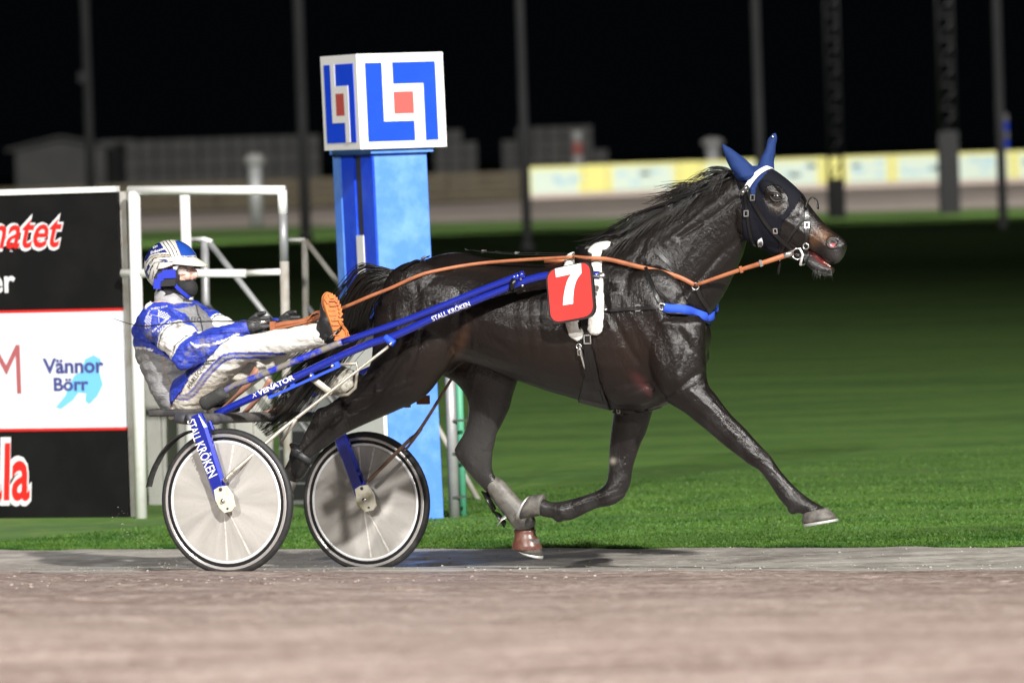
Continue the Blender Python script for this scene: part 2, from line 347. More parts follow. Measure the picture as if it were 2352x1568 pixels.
o = bpy.data.objects.new('short_grass', me); COL.objects.link(o); setp(o, 'short green grass along the inner edge of the track', 'grass', kind='stuff')
# clods and grit on the track
M['clod'] = mat('dirt_clod', (0.30, 0.24, 0.21), 0.6, noise=(3, (0.42, 0.38, 0.35), 0.5, 0.7))
def clods(name, n, v0, v1, m, lab, seed, smin, smax):
    r = np.random.default_rng(seed); b = MB(); ico = np.array([(0, 0, 1), (.894, 0, .447), (.276, .851, .447), (-.724, .526, .447), (-.724, -.526, .447), (.276, -.851, .447), (0, 0, -.3)])
    fc = [(0, 1, 2), (0, 2, 3), (0, 3, 4), (0, 4, 5), (0, 5, 1), (6, 2, 1), (6, 3, 2), (6, 4, 3), (6, 5, 4), (6, 1, 5)]
    for i in range(n):
        v = v0 + (v1 - v0) * r.random(); u = -0.6 + v * 0.45 + (r.random() - 0.5) * 6.4; s = smin + (smax - smin) * r.random() ** 3
        V = ico * s * (0.7 + 0.6 * r.random((7, 3))) * (1, 1, 0.6); b.add(L2W(V + (u, v, float(gz(v)) + 0.001)), fc)
    return setp(b.build(name, m), lab, 'dirt clods', kind='stuff')
clods('dirt_clods', 2600, -15, -2.2, M['clod'], 'small damp clods scattered over the pinkish track', 21, 0.003, 0.015)
clods('grey_grit', 900, V_STRIP, V_GRASS, M['strip'], 'grey grit lying on the wet track edge', 22, 0.003, 0.012)

# ------------------------------------------------------------------ far track, bank and hoardings
def quadY(px_list): return [atY(*p) for p in px_list]
YF = 186.0
def Wl(x, y, z): return (x, y, z)
inner = [(-95, 190), (-35, 175), (-15, 167), (0, 159), (12, 151), (24, 143), (45, 130), (90, 110)]
zin = ZFLAT + 0.03
bank = lambda X, Y: None
zo = CAM_Z - (452 - 350) / F_PX * (YF + 30)
V = []; 
for (x, y) in inner: V.append((x, y, zin))
for (x, y) in inner: V.append((x * 1.02, YF + max(0, (y - 175)) + 12, zo))
n_ = len(inner)
setp(mesh_obj('far_track', V, [(i, i + 1, n_ + i + 1, n_ + i) for i in range(n_ - 1)], M['far_dirt']), kind='structure')
V = []
for (x, y) in inner: V.append((x, y - 20, zin - 0.02))
for (x, y) in inner: V.append((x, y + 0.2, zin + 0.004))
setp(mesh_obj('far_grass_verge', V, [(i, i + 1, n_ + i + 1, n_ + i) for i in range(n_ - 1)], M['far_grass']), kind='structure')
zt = lambda X: zo
# brown plank fence and the yellow and pale blue hoarding: each board its own piece
def X_at(px): return atY(px, 420, YF)[0]
fz0, fz1 = atY(1100, 462, YF)[2], atY(1100, 395, YF)[2]
fx0, fx1 = X_at(-40), X_at(1207)
root = empty('plank_fence', ((fx0 + fx1) / 2, YF, zo), 'low brown plank fence along the far side of the track', 'fence')
np_ = 4; hgt = (fz1 - fz0) / np_
for k in range(np_):
    nseg = 7
    for s in range(nseg):
        xa = fx0 + (fx1 - fx0) * s / nseg + 0.03; xb = fx0 + (fx1 - fx0) * (s + 1) / nseg - 0.03
        MB().box(((xa + xb) / 2, YF, fz0 + hgt * (k + 0.5)), ((xb - xa) / 2, 0, 0), (0, 0.03, 0), (0, 0, hgt * 0.44)).build('plank', M['fence_wood'], root, False)
for s in range(8):
    xa = fx0 + (fx1 - fx0) * s / 7; MB().box((xa, YF + 0.12, (zo + fz1) / 2 - 0.02), (0.06, 0, 0), (0, 0.06, 0), (0, 0, (fz1 - zo) / 2 + 0.02)).build('post', M['fence_wood'], root, False)
hz0, hz1 = atY(1210, 446, YF)[2], atY(1210, 384, YF)[2]
hx0, hx1 = X_at(1208), X_at(2480)
pan = [(1208, 1342), (1342, 1395), (1395, 1560), (1560, 1610), (1610, 1700), (1700, 1890), (1890, 1936), (1936, 2050), (2050, 2176), (2176, 2330), (2330, 2480)]
root = empty('advertising_hoarding', ((hx0 + hx1) / 2, YF, zo), 'long yellow and pale blue advertising hoarding on the far turn behind the horse head', 'hoarding')
rg = random.Random(3)
for i, (a, b) in enumerate(pan):
    xa, xb = X_at(a) + 0.01, X_at(b) - 0.01; dz = (rg.random() - 0.5) * 0.03
    yel = i in (1, 3, 6)
    p = MB().box(((xa + xb) / 2, YF, (hz0 + hz1) / 2 + dz), ((xb - xa) / 2, 0, 0), (0, 0.04, 0), (0, 0, (hz1 - hz0) / 2)).build('board', M['ad_yellow'] if yel else M['ad_blue'], root, False)
    if not yel:
        q = MB(); h = hz1 - hz0; wd = xb - xa
        q.box((xa + 0.10, YF - 0.045, (hz0 + hz1) / 2 + dz), (0.09, 0, 0), (0, 0.004, 0), (0, 0, h / 2)); q.box((xb - 0.10, YF - 0.045, (hz0 + hz1) / 2 + dz), (0.09, 0, 0), (0, 0.004, 0), (0, 0, h / 2))
        q.box(((xa + xb) / 2, YF - 0.046, hz1 + dz - 0.06), (wd / 2 - 0.2, 0, 0), (0, 0.004, 0), (0, 0, 0.055))
        q.build('yellow_border', M['ad_yellow'], p, False)
        q = MB()
        for k in range(5):
            cx = xa + 0.3 + (wd - 0.7) * rg.random(); q.box((cx + 0.12, YF - 0.047, hz0 + h * (0.3 + 0.45 * rg.random())), (0.10 + 0.12 * rg.random(), 0, 0), (0, 0.004, 0), (0, 0, 0.07))
        setp(q.build('blue_print', M['ad_print'], p, False), kind='stuff')
MB().box(((hx0 + hx1) / 2, YF, hz0 - 0.09), ((hx1 - hx0) / 2, 0, 0), (0, 0.05, 0), (0, 0, 0.08)).build('base_rail', M['ad_base'], root, False)
for k in range(14):
    xa = hx0 + (hx1 - hx0) * k / 13; MB().box((xa, YF + 0.12, (zo + hz1) / 2 - 0.08), (0.05, 0, 0), (0, 0.05, 0), (0, 0, (hz1 - zo) / 2)).build('post', M['far_grey'], root, False)

# shed, containers and pallet stacks beyond the far fence
YB = 262.0; zb = atY(300, 430, YB)[2] - 0.7
def PB(px, py): return atY(px, py, YB)
r = empty('shed', tuple(PB(140, 430)), 'grey gabled shed in the dark at the far left', 'shed')
a = PB(38, 440); b_ = PB(246, 440); el = PB(38, 348)[2]; rid = PB(140, 318)[2]; d = 5.0; x0, x1 = a[0], b_[0]; xm = (x0 + x1) / 2; zbz = zb
MB().add([(x0, YB, zbz), (x1, YB, zbz), (x1, YB, el), (xm, YB, rid - 0.15), (x0, YB, el), (x0, YB + d, zbz), (x1, YB + d, zbz), (x1, YB + d, el), (xm, YB + d, rid - 0.15), (x0, YB + d, el)],
         [(0, 1, 2, 3, 4), (9, 8, 7, 6, 5), (0, 4, 9, 5), (1, 6, 7, 2)]).build('wall', M['far_grey'], r, False)
ov = 0.45
for s, xe in ((-1, x0), (1, x1)):
    A = np.array((xm, 0, rid)); B = np.array((xe + s * ov, 0, el - (rid - el) * ov / (xm - x0) + 0.1)); t = np.array((0, 0, 0.14))
    V = [A + (0, YB - .3, 0), B + (0, YB - .3, 0), B + (0, YB + d + .3, 0), A + (0, YB + d + .3, 0)]; V += [q + t for q in V]
    MB().add(V, [(0, 1, 2, 3), (7, 6, 5, 4), (0, 4, 5, 1), (1, 5, 6, 2), (2, 6, 7, 3), (3, 7, 4, 0)]).build('roof', M['far_grey'], r, False)
r = empty('storage_block', tuple(PB(275, 430)), 'dark low hut right beside the grey gabled shed', 'hut')
p0_, p1_ = PB(250, 440), PB(288, 330)
MB().box(((p0_[0] + p1_[0]) / 2, YB + 2, (zb + p1_[2]) / 2), ((p1_[0] - p0_[0]) / 2, 0, 0), (0, 1.5, 0), (0, 0, (p1_[2] - zb) / 2)).build('wall', M['far_dark'], r, False)
MB().box(((p0_[0] + p1_[0]) / 2, YB + 2, p1_[2] + 0.1), ((p1_[0] - p0_[0]) / 2 + 0.35, 0, 0), (0, 1.9, 0), (0, 0, 0.09)).build('roof', M['far_grey'], r, False)
def stack(label, xa, xb, ytop, cols, rows, missing=()):
    A = PB(xa, 432); B = PB(xb, ytop); w = (B[0] - A[0]) / cols; h = (B[2] - zb) / rows; c = empty('block_stack', ((A[0] + B[0]) / 2, YB, zb), label, 'block stack', 'stacks of grey blocks beyond the far track')
    rr = random.Random(int(xa))
    for i in range(cols):
        for j in range(rows):
            if (i, j) in missing: continue
            MB().box((A[0] + w * (i + 0.5), YB + rr.uniform(-.15, .15), zb + h * (j + 0.5)), (w * 0.46, 0, 0), (0, 0.6, 0), (0, 0, h * 0.47)).build('block', M['far_grey'], c, False)
stack('long grey stack of wrapped blocks left of the finish tower', 292, 735, 308, 13, 4)
stack('grey stack of blocks just right of the finish tower', 1000, 1095, 296, 3, 5, ((2, 4),))
stack('separate grey stack of blocks above the start of the hoarding', 1155, 1395, 286, 7, 5, ((0, 4), (6, 4), (6, 3)))

# small far bollards with pale caps
def bollard(px, ytop, ybase, wpx, Y, lab, capm, bands=None):
    tp, bs = atY(px, ytop, Y), atY(px, ybase, Y); w = wpx / F_PX * (Y + 30); r = empty('bollard', tuple(bs), lab, 'bollard')
    h = tp[2] - bs[2]
    if bands:
        for k in range(bands):
            MB().cyl(bs + np.array((0, 0, h * (k + 0.5) / bands)), (0, 0, 1), w / 2, h / bands * 0.98, 12).build('band', (M['marker_white'], capm)[k % 2], r)
    else:
        MB().cyl(bs + np.array((0, 0, h * 0.42)), (0, 0, 1), w * 0.36, h * 0.84, 12).build('post', M['galv'], r)
        MB().sphere(bs + np.array((0, 0, h * 0.9)), (w * 0.6, w * 0.6, h * 0.1), 12, 8).build('cap', M['marker_white'], r)
bollard(590, 352, 520, 40, 160, 'grey post with a rounded white cap left of the finish tower', None)
bollard(1640, 315, 440, 44, 190, 'grey post with a rounded white cap behind the horse near ear', None)
bollard(1330, 300, 440, 24, 190, 'red and white banded marker post behind the mane', M['marker_red'], 5)
bollard(2307, 262, 400, 24, 188, 'blue and white banded marker post at the far right', M['tower_deep'], 7)

# tall lighting masts in the infield
def mast(px_top, px_base, ybase, Y, wpx, lab):
    bs = atY(px_base, ybase, Y); bs[2] = min(bs[2], ZFLAT + 0.3); w = wpx / F_PX * (Y + 30); H = 16
    r = empty('lamp_mast', tuple(bs), lab, 'lamp mast', 'grey lamp masts across the infield')
    V, Fc = tube_geo([bs + np.array((0, 0, z)) for z in (-0.2, 3, 8, H)], [w / 2, w * 0.49, w * 0.46, w * 0.4], 14)
    MB().add(V, Fc).build('shaft', M['pole_grey'], r)
    MB().cyl(bs + np.array((0, 0, 0.05)), (0, 0, 1), w * 0.8, 0.1, 14).build('base_plate', M['pole_grey'], r)
    return bs, w, r
bs, w, r = mast(183, 213, 540, 116, 22, 'slim grey mast standing above the gabled shed')
cz = atY(193, 178, 116)[2]; MB().box((bs[0] - w * 0.3, bs[1] - w * 0.6, cz), (w * 0.62, 0, 0), (0, w * 0.3, 0), (0, 0, w * 0.6)).build('junction_box', M['pole_grey'], r, False)
mast(676, 703, 548, 114, 25, 'slim grey mast just left of the finish tower')
mast(1186, 1212, 572, 104, 22, 'slim grey mast at the left end of the yellow hoarding')
mast(1733, 1752, 560, 110, 22, 'slim grey mast rising behind the horse ears')
mast(2284, 2305, 545, 114, 22, 'slim grey mast at the right edge in front of the hoarding')
# dark lattice masts
def lattice(px, ybase, Y, wpx, lab, lower):
    bs = atY(px, ybase, Y); w = wpx / F_PX * (Y + 30); H = 14; h0 = lower
    r = empty('lattice_mast', tuple(bs), lab, 'lattice mast', 'dark lattice masts before the far hoarding')
    MB().box(bs + np.array((0, 0, h0 / 2)), (w * 0.55, 0, 0), (0, w * 0.55, 0), (0, 0, h0 / 2)).build('pedestal', M['far_dark'], r, False)
    m = MB()
    for sx in (-1, 1):
        for sy in (-1, 1): m.tube([bs + np.array((sx * w * .42, sy * w * .42, h0)), bs + np.array((sx * w * .4, sy * w * .4, H))], 0.035, 6)
    m.build('legs', M['far_dark'], r)
    k = h0; i = 0
    while k < H - 0.6:
        m = MB()
        for sy in (-1, 1): m.tube([bs + np.array((-w * .4, sy * w * .4, k)), bs + np.array((w * .4, sy * w * .4, k))], 0.03, 6)
        for sx in (-1, 1): m.tube([bs + np.array((sx * w * .4, -w * .4, k)), bs + np.array((sx * w * .4, w * .4, k))], 0.03, 6)
        m.tube([bs + np.array((-w * .4, -w * .4, k)), bs + np.array((w * .4, -w * .4, k + 0.5))], 0.025, 6)
        m.build('rung', M['far_dark'], r); k += 0.62
lattice(1922, 500, 132, 36, 'dark lattice mast on a black pedestal right behind the horse nose', 1.02)
lattice(2182, 490, 134, 42, 'wide dark lattice mast at the gap in the yellow hoarding', 2.2)

# ------------------------------------------------------------------ left advertising board, railings and stairs
VP = px_v(290, 1187, ZFLAT)
A_ = lambda x, y, v=None: L2W(atV(x, y, VP if v is None else v))
zt_, zb_ = atV(280, 440, VP)[2], ZFLAT - 0.01
uR, uL = atV(288, 900, VP)[0], atV(-60, 900, VP)[0] - 3.2
board = empty('advertising_board', tuple(L2W((uR, VP, ZFLAT))), 'tall black and white advertising board at the left edge', 'advertising board')
z_r1, z_r2 = atV(280, 707, VP)[2], atV(285, 980, VP)[2]
def slab(name, za, zb2, m, dv=0.0, th=0.02, parent=board, ua=uL, ub=uR):
    return MB().box(L2W(((ua + ub) / 2, VP + dv, (za + zb2) / 2)), EU * (ub - ua) / 2, EV * th, EZ * (zb2 - za) / 2).build(name, m, parent, False)
p_top = slab('upper_panel', z_r1, zt_, M['black_board']); p_mid = slab('white_panel', z_r2, z_r1 - 0.018, M['white_board'], -0.003); p_low = slab('lower_panel', zb_, z_r2 - 0.018, M['black_board'])
slab('red_line', z_r1 - 0.0175, z_r1 - 0.0005, M['red_print'], -0.004); slab('red_line', z_r2 - 0.0175, z_r2 - 0.0005, M['red_print'], -0.004)
slab('edge_post', zb_, zt_, M['rusty_paint'], 0.03, 0.02, board, uR + 0.002, uR + 0.045)
def board_text(body, x0, y0, hpx, m, parent, dv, shear=0, bold=0, right=None, squeeze=1.0, name='lettering', sp=1.0):
    V, Fc = text_geo(body, shear, bold, sp); V = V.copy(); s = hpx / 0.7 * (0.00215 * 1.17)
    p0 = atV(x0, y0, VP); V *= s; V[:, 0] *= squeeze
    if right is not None: V[:, 0] -= V[:, 0].max()
    W = L2W(np.stack([p0[0] + V[:, 0] / math.cos(0), np.full(len(V), VP + dv), p0[2] + V[:, 1]], 1))
    return mesh_obj(name, W, Fc, m, parent, False)
board_text('Unomatet', 152, 567, 84, M['white_print'], p_top, -0.0225, 0.35, 0.055, True, 0.80, 'script_outline')
board_text('Unomatet', 149, 565, 81, M['red_print'], p_top, -0.0245, 0.35, 0.016, True, 0.81, 'script_lettering')
board_text('center', 40, 670, 57, M['white_print'], p_top, -0.0225, 0, 0.02, True, 1.0)
board_text('HARM', 54, 903, 122, M['dark_red_print'], p_mid, -0.026, 0, 0.0, True, 0.72)
# pale blue map shape with two navy words across it
mp_ = [(195, 822), (215, 812), (232, 822), (228, 850), (236, 880), (224, 905), (205, 925), (196, 918), (198, 900), (180, 898), (168, 915), (140, 936), (128, 932), (150, 905), (160, 880), (170, 860), (186, 850)]
V, Fc = tri_fill([(x, y + 3) for x, y in mp_]); mesh_obj('map_emblem', L2W([atV(x, y, VP - 0.0255) for x, y in V]), Fc, M['sky_print'], p_mid, False)
board_text('Vännor', 106, 856, 35, M['navy_print'], p_mid, -0.028, 0, 0.03, None, 1.10)
board_text('Börr', 127, 896, 31, M['navy_print'], p_mid, -0.028, 0, 0.03, None, 1.15)
board_text('Skåla', 78, 1146, 142, M['white_print'], p_low, -0.0225, 0.1, 0.07, True, 0.62, 'script_outline')
board_text('Skåla', 74, 1144, 136, M['red_print'], p_low, -0.0245, 0.1, 0.02, True, 0.62, 'script_lettering')
slab('top_rail', atV(280, 440, VP)[2], atV(280, 427, VP)[2], M['white_paint'], -0.01, 0.03)

# white steel railing in front of the stand
rail = empty('railing', tuple(A_(325, 1187)), 'white steel railing with rusty posts behind the driver', 'railing')
VR = VP - 0.12
def railtube(name, pts, r, m, v=VR, parent=rail):
    return MB().tube([L2W(atV(x, y, v)) for x, y in pts], r, 12).build(name, m, parent)
K = 0.00215 * 1.16
railtube('post', [(308, 440), (325, 1190)], 15 * K, M['white_paint'])
railtube('top_rail', [(296, 437), (654, 437)], 11.5 * K, M['white_paint'])
railtube('mid_rail', [(280, 627), (566, 628)], 10 * K, M['white_paint']); railtube('mid_rail', [(566, 627), (652, 624)], 8 * K, M['white_paint'])
railtube('post', [(648, 437), (650, 492)], 12 * K, M['white_paint']); railtube('post', [(650, 492), (653, 600)], 11 * K, M['galv']); railtube('post', [(653, 600), (664, 1186)], 11 * K, M['rusty_paint'])
railtube('post', [(424, 446), (432, 700), (440, 1186)], 13 * K, M['white_paint'], VR + 0.9)
def stair(lab, dx, dv, pts):
    st = empty('stair_rail', tuple(L2W(atV(pts[-1][-1][0], 1180, VR + dv))), lab, 'stair rail', 'stair handrails of the judges stand')
    for nm, pp, w, m in pts[:-1]: railtube(nm, pp, w * K, m, VR + dv, st)
ex = [[(0, 0)]]
stair('pale stair handrail just right of the driver helmet', 0, 1.1, [
    ('top_rail', [(440, 551), (470, 550), (486, 556)], 7, M['white_paint']), ('newel', [(470, 552), (472, 700), (476, 1180)], 11, M['galv']),
    ('sloping_rail', [(480, 556), (612, 725), (860, 1045), (930, 1160)], 8, M['galv']), ('lower_rail', [(474, 700), (530, 762), (760, 1060), (830, 1170)], 8, M['galv']), [(476, 1180)]])
stair('darker rusty stair handrail left of the blue tower', 0, 1.6, [
    ('top_rail', [(658, 551), (700, 551)], 5.5, M['white_paint']), ('newel', [(700, 551), (702, 700), (712, 1180)], 9, M['rusty_paint']),
    ('sloping_rail', [(702, 552), (800, 680), (960, 900), (1100, 1150)], 7, M['rusty_paint']), ('lower_rail', [(704, 700), (728, 730), (900, 960), (1020, 1160)], 6.5, M['galv']), [(712, 1180)]])
# pale boards under the stand
pb = empty('skirting_boards', tuple(A_(470, 1185, VR + 1.3)), 'pale weathered boards closing in the foot of the stand', 'panel')
xs = [338, 372, 410, 452, 496, 540, 584, 628]
for i in range(7):
    zt2 = atV(xs[i], 862 + 8 * (i % 2), VR + 1.3)[2]; ua, ub = atV(xs[i] + 1, 1000, VR + 1.3)[0], atV(xs[i + 1] - 2, 1000, VR + 1.3)[0]
    MB().box(L2W(((ua + ub) / 2, VR + 1.3 + 0.006 * (i % 3), (zt2 + ZFLAT) / 2)), EU * (ub - ua) / 2, EV * 0.012, EZ * (zt2 - ZFLAT) / 2).build('board', M['pale_panel'], pb, False)
pb = empty('grey_cabinet', tuple(A_(690, 1185, VR + 1.2)), 'low dark grey cabinet between the two wheels', 'cabinet')
ua, ub = atV(640, 1000, VR + 1.2)[0], atV(790, 1000, VR + 1.2)[0]; z1 = atV(690, 905, VR + 1.2)[2]
MB().box(L2W(((ua + ub) / 2, VR + 1.5, (z1 + ZFLAT) / 2)), EU * (ub - ua) / 2, EV * 0.3, EZ * (z1 - ZFLAT) / 2).build('body', M['galv'], pb, False)
for k in range(4):
    z = ZFLAT + (z1 - ZFLAT) * (0.12 + 0.16 * k); MB().box(L2W(((ua + ub) / 2, VR + 1.19, z)), EU * (ub - ua) / 2 * 0.94, EV * 0.012, EZ * 0.045).build('louvre', M['dark_steel'], pb, False)

# ------------------------------------------------------------------ blue finish tower with the cube sign
bp = atZ(930, 1195, ZFLAT); YT = bp[1]
tower = empty('finish_tower', tuple(bp), 'blue finish post tower with a vertical slot and a white stripe', 'tower')
aT = math.radians(24); FX = np.array([math.cos(aT), math.sin(aT), 0]); FY = np.array([-math.sin(aT), math.cos(aT), 0])   # front face normal is -FY
KT = F_PX / (YT + 30)
ztop = atY(880, 352, YT)[2]; EZT = np.array([-0.0135, 0, 1.0])
def Tw(a, b, z): return bp + FX * a + FY * b + EZT * (z - ZFLAT)
wf = (992 - 872) / KT / math.cos(aT); wl_ = (872 - 778) / KT / math.sin(aT)
zs = ZFLAT
def tbox(name, a0, a1, b0, b1, z0, z1, m, parent=tower):
    return MB().box(Tw((a0 + a1) / 2, (b0 + b1) / 2, (z0 + z1) / 2), FX * (a1 - a0) / 2, FY * (b1 - b0) / 2, EZT * (z1 - z0) / 2).build(name, m, parent, False)
# origin of the tower frame = its near vertical edge (between left and front face)
e0 = to_px(bp); ea = (899 - 930) / KT / math.cos(aT)
a0 = ea; a1 = a0 + wf; b0 = 0.0; b1 = wl_
core = tbox('shaft', a0, a1, b0 + 0.004, b1, ZFLAT - 0.02, ztop, M['tower_blue'])
# left face: deep blue boards either side of a dark slot with a white stripe
sl = b1 - b0
def lface(name, f0, f1, z0, z1, m, prot): return tbox(name, a0 - prot, a0 - 0.001, b0 + sl * f0, b0 + sl * f1, z0, z1, m)
lface('side_board', 0.0, 0.30, ZFLAT, ztop - 0.01, M['tower_deep'], 0.014); lface('side_board', 0.48, 0.80, ZFLAT, ztop - 0.01, M['tower_deep'], 0.014); lface('corner_strip', 0.82, 1.0, ZFLAT, ztop - 0.01, M['tower_blue'], 0.02)
zw = atY(845, 540, YT)[2]
lface('slot', 0.31, 0.47, zw, ztop - 0.01, M['dark_steel'], 0.004); lface('white_stripe', 0.302, 0.478, ZFLAT, zw - 0.003, M['sign_white'], 0.020)
tbox('cap', a0 - 0.03, a1 + 0.03, b0 - 0.03, b1 + 0.02, ztop, ztop + 0.03, M['tower_blue'])
tbox('white_lower_board', a0 - 0.024, a0 - 0.0025, b0 - 0.012, b1 + 0.004, ZFLAT, atY(830, 770, YT)[2], M['sign_white'])
# cube sign
z0c, z1c = atY(925, 340, YT)[2], atY(925, 122, YT)[2]
ca0 = (860 - 930) / KT / math.cos(aT); cw = (1022 - 825) / KT / math.cos(aT); cl = (825 - 737) / KT / math.sin(aT); ca1 = ca0 + cw
shift = -0.004
cube = tbox('neck', a0 + 0.06, a1 - 0.08, b0 + 0.06, b1 - 0.08, ztop + 0.03, z0c, M['dark_steel'])
cube = tbox('sign_cube', ca0, ca1, b0 - 0.06, b0 - 0.06 + cl, z0c, z1c, M['sign_white'])
H = z1c - z0c
def front(name, f0, f1, g0, g1, m, k=1):   # fractions of the front face, g from the top
    e = 0.003 * k; return tbox(name, ca0 + cw * f0, ca0 + cw * f1, b0 - 0.06 - e, b0 - 0.06 - 0.0005, z1c - H * g1, z1c - H * g0, m, cube)
def left(name, f0, f1, g0, g1, m, k=1):    # f from the far edge to the near edge
    e = 0.003 * k; return tbox(name, ca0 - e, ca0 - 0.0005, b0 - 0.06 + cl * (1 - f1), b0 - 0.06 + cl * (1 - f0), z1c - H * g1, z1c - H * g0, m, cube)
for fn in (front, left):
    fn('blue_field', 0.095, 0.905, 0.095, 0.925, M['sign_blue'], 1)
    fn('white_bar', 0.285, 0.405, 0.095, 0.715, M['sign_white'], 2); fn('white_bar', 0.635, 0.755, 0.325, 0.925, M['sign_white'], 2)
    fn('white_bar', 0.405, 0.635, 0.325, 0.405, M['sign_white'], 2); fn('white_bar', 0.405, 0.635, 0.64, 0.715, M['sign_white'], 2)
    fn('red_square', 0.405, 0.635, 0.405, 0.64, M['sign_red'], 2)
# post pair right of the tower
pr = empty('post_pair', tuple(atZ(1050, 1187, ZFLAT)), 'pale grey post with a green post behind it right of the tower', 'post')
Yp = atZ(1050, 1187, ZFLAT)[1]
for nm, xa, xb, m, dy in (('grey_post', 1031, 1056, M['galv'], 0), ('green_post', 1054, 1072, M['green_paint'], 0.12)):
    pts = [atY((xa + xb) / 2 - 14, 780, Yp + dy), atY((xa + xb) / 2 + 1, 1188, Yp + dy)]; pts[0][0] = pts[1][0]
    MB().tube(pts, (xb - xa) / 2 / F_PX * (Yp + 30), 12).build(nm, m, pr)
for y in (965, 1040, 1140):
    q = atY(1050, y, Yp); MB().box(q + np.array((0.02, -0.035, 0)), (0.045, 0, 0), (0, 0.01, 0), (0, 0, 0.006)).build('clamp', M['dark_steel'], pr, False)

M['glint'] = mat('glint_pebble', (0.62, 0.60, 0.58), 0.15, coat=1.0)
clods('glint_pebbles', 140, -15, -5, M['glint'], 'shiny pale pebbles added for the wet glints on the near part of the track', 23, 0.004, 0.016)  # added pebbles, pale and glossy, standing in for wet glints in the dirt

rg = np.random.default_rng(31); b = MB(); ico = np.array([(0, 0, 1), (.9, 0, -.3), (-.45, .78, -.3), (-.45, -.78, -.3)])
for i in range(90):
    t = rg.random() ** 1.4; x, y = 395 - 150 * t + 16 * rg.normal(), 1298 - 170 * t * (1 - .35 * t) * (.5 + .9 * rg.random()); s_ = .0012 + .0045 * rg.random() ** 3
    b.add(L2W(atV(x, y, -.77 + .05 * rg.normal()) + ico * s_ * (1.8, 1, 1)), [(0, 1, 2), (0, 2, 3), (0, 3, 1), (1, 3, 2)])
M['mud'] = mat('flying_mud', (0.12, 0.10, 0.085), 0.5); setp(b.build('mud_spray', M['mud'], None, False), 'fine mud thrown up behind the near sulky wheel', 'mud', kind='stuff')
# ================================================================== sculpting helpers
def loft(rings, n=28, sub=4, vsign=1):
    """rings: (ax, ay, bx, by, vc, hw[, p]) - two opposite edge points in photograph pixels, lateral centre and half width.
    Returns closed geometry in (u, v, z)."""
    R = []
    for r in rings:
        r = list(r) + [2.0] * (7 - len(r)); R.append(r)
    R = spline(R, sub); V = []
    a = np.arange(n) * 2 * math.pi / n
    for (ax, ay, bx, by, vc, hw, p) in R:
        A = atV(ax, ay, vc); B = atV(bx, by, vc); c = (A + B) / 2; h = (A - B) / 2; hw = max(hw, 0.004)
        hu = abs(h[0]); k = math.sqrt(max(hu * hu - 0.217 * hw * hw * (hu / (np.linalg.norm(h) + 1e-9)) ** 2, 0.2 * hu * hu)) / (hu + 1e-9); h = h * np.array([k, 1, 1])
        ca, sa = np.cos(a), np.sin(a); e = 2.0 / p
        ca = np.sign(ca) * np.abs(ca) ** e; sa = np.sign(sa) * np.abs(sa) ** e
        V.append(c + ca[:, None] * h + sa[:, None] * np.array([0, hw, 0]))
    V = np.array(V); k = len(V); out = V.reshape(-1, 3)
    Fc = [(i * n + j, i * n + (j + 1) % n, (i + 1) * n + (j + 1) % n, (i + 1) * n + j) for i in range(k - 1) for j in range(n)]
    # rounded caps
    def cap(i, prev, flip):
        nonlocal out, Fc
        c = V[i].mean(0); d = c - V[prev].mean(0); d /= np.linalg.norm(d) + 1e-9; rad = np.linalg.norm(V[i] - c, axis=1).min() * 0.6; base = i * n; last = base
        for t in (0.6, 0.9):
            ring = c + (V[i] - c) * math.sqrt(1 - t * t) + d * rad * t; st = len(out); out = np.vstack([out, ring])
            for j in range(n):
                f = (last + j, last + (j + 1) % n, st + (j + 1) % n, st + j); Fc.append(f[::-1] if flip else f)
            last = st
        st = len(out); out = np.vstack([out, c + d * rad])
        for j in range(n):
            f = (last + j, last + (j + 1) % n, st); Fc.append(f[::-1] if flip else f)
    cap(k - 1, k - 2, False); cap(0, 1, True)
    return out, Fc
def capsule(p, q, r1, r2, n=14):
    p, q = np.asarray(p, float), np.asarray(q, float); d = (q - p) / (np.linalg.norm(q - p) + 1e-9); P = []; R = []
    for t in (-.95, -.7, -.35): P.append(p + d * r1 * t); R.append(r1 * math.sqrt(1 - t * t))
    P.append(p); R.append(r1); P.append(q); R.append(r2)
    for t in (.35, .7, .95): P.append(q + d * r2 * t); R.append(r2 * math.sqrt(1 - t * t))
    return tube_geo(P, R, n)
def ellip(c, ax, n=20, m=14):   # ellipsoid from three half-axis vectors
    c = np.asarray(c, float); A = np.asarray(ax, float); b = MB(); b.sphere((0, 0, 0), 1.0, n, m); V = b.V[0] @ A + c; return V, b.F
def remesh(parts, voxel, smooth=4, factor=0.5):
    b = MB()
    for V, Fc in parts: b.add(V, Fc)
    o = mesh_obj('sculpt', np.concatenate(b.V), b.F, M['dark_steel'])
    bm = bmesh.new(); bm.from_mesh(o.data); bmesh.ops.recalc_face_normals(bm, faces=bm.faces[:]); bm.to_mesh(o.data); bm.free()
    md = o.modifiers.new('r', 'REMESH'); md.mode = 'VOXEL'; md.voxel_size = voxel; md.adaptivity = 0
    if smooth: sm = o.modifiers.new('s', 'SMOOTH'); sm.iterations = smooth; sm.factor = factor
    dg = bpy.context.evaluated_depsgraph_get(); me = bpy.data.meshes.new_from_object(o.evaluated_get(dg))
    V = np.empty(len(me.vertices) * 3); me.vertices.foreach_get('co', V); V = V.reshape(-1, 3)
    Q = np.array([p.vertices[:] for p in me.polygons if len(p.vertices) == 4]); T = [tuple(p.vertices) for p in me.polygons if len(p.vertices) != 4]
    Fc = [tuple(q) for q in Q] + T
    old = o.data; bpy.data.objects.remove(o); bpy.data.meshes.remove(old); bpy.data.meshes.remove(me)
    # keep the largest connected piece(s): drop inner shells
    return V, Fc
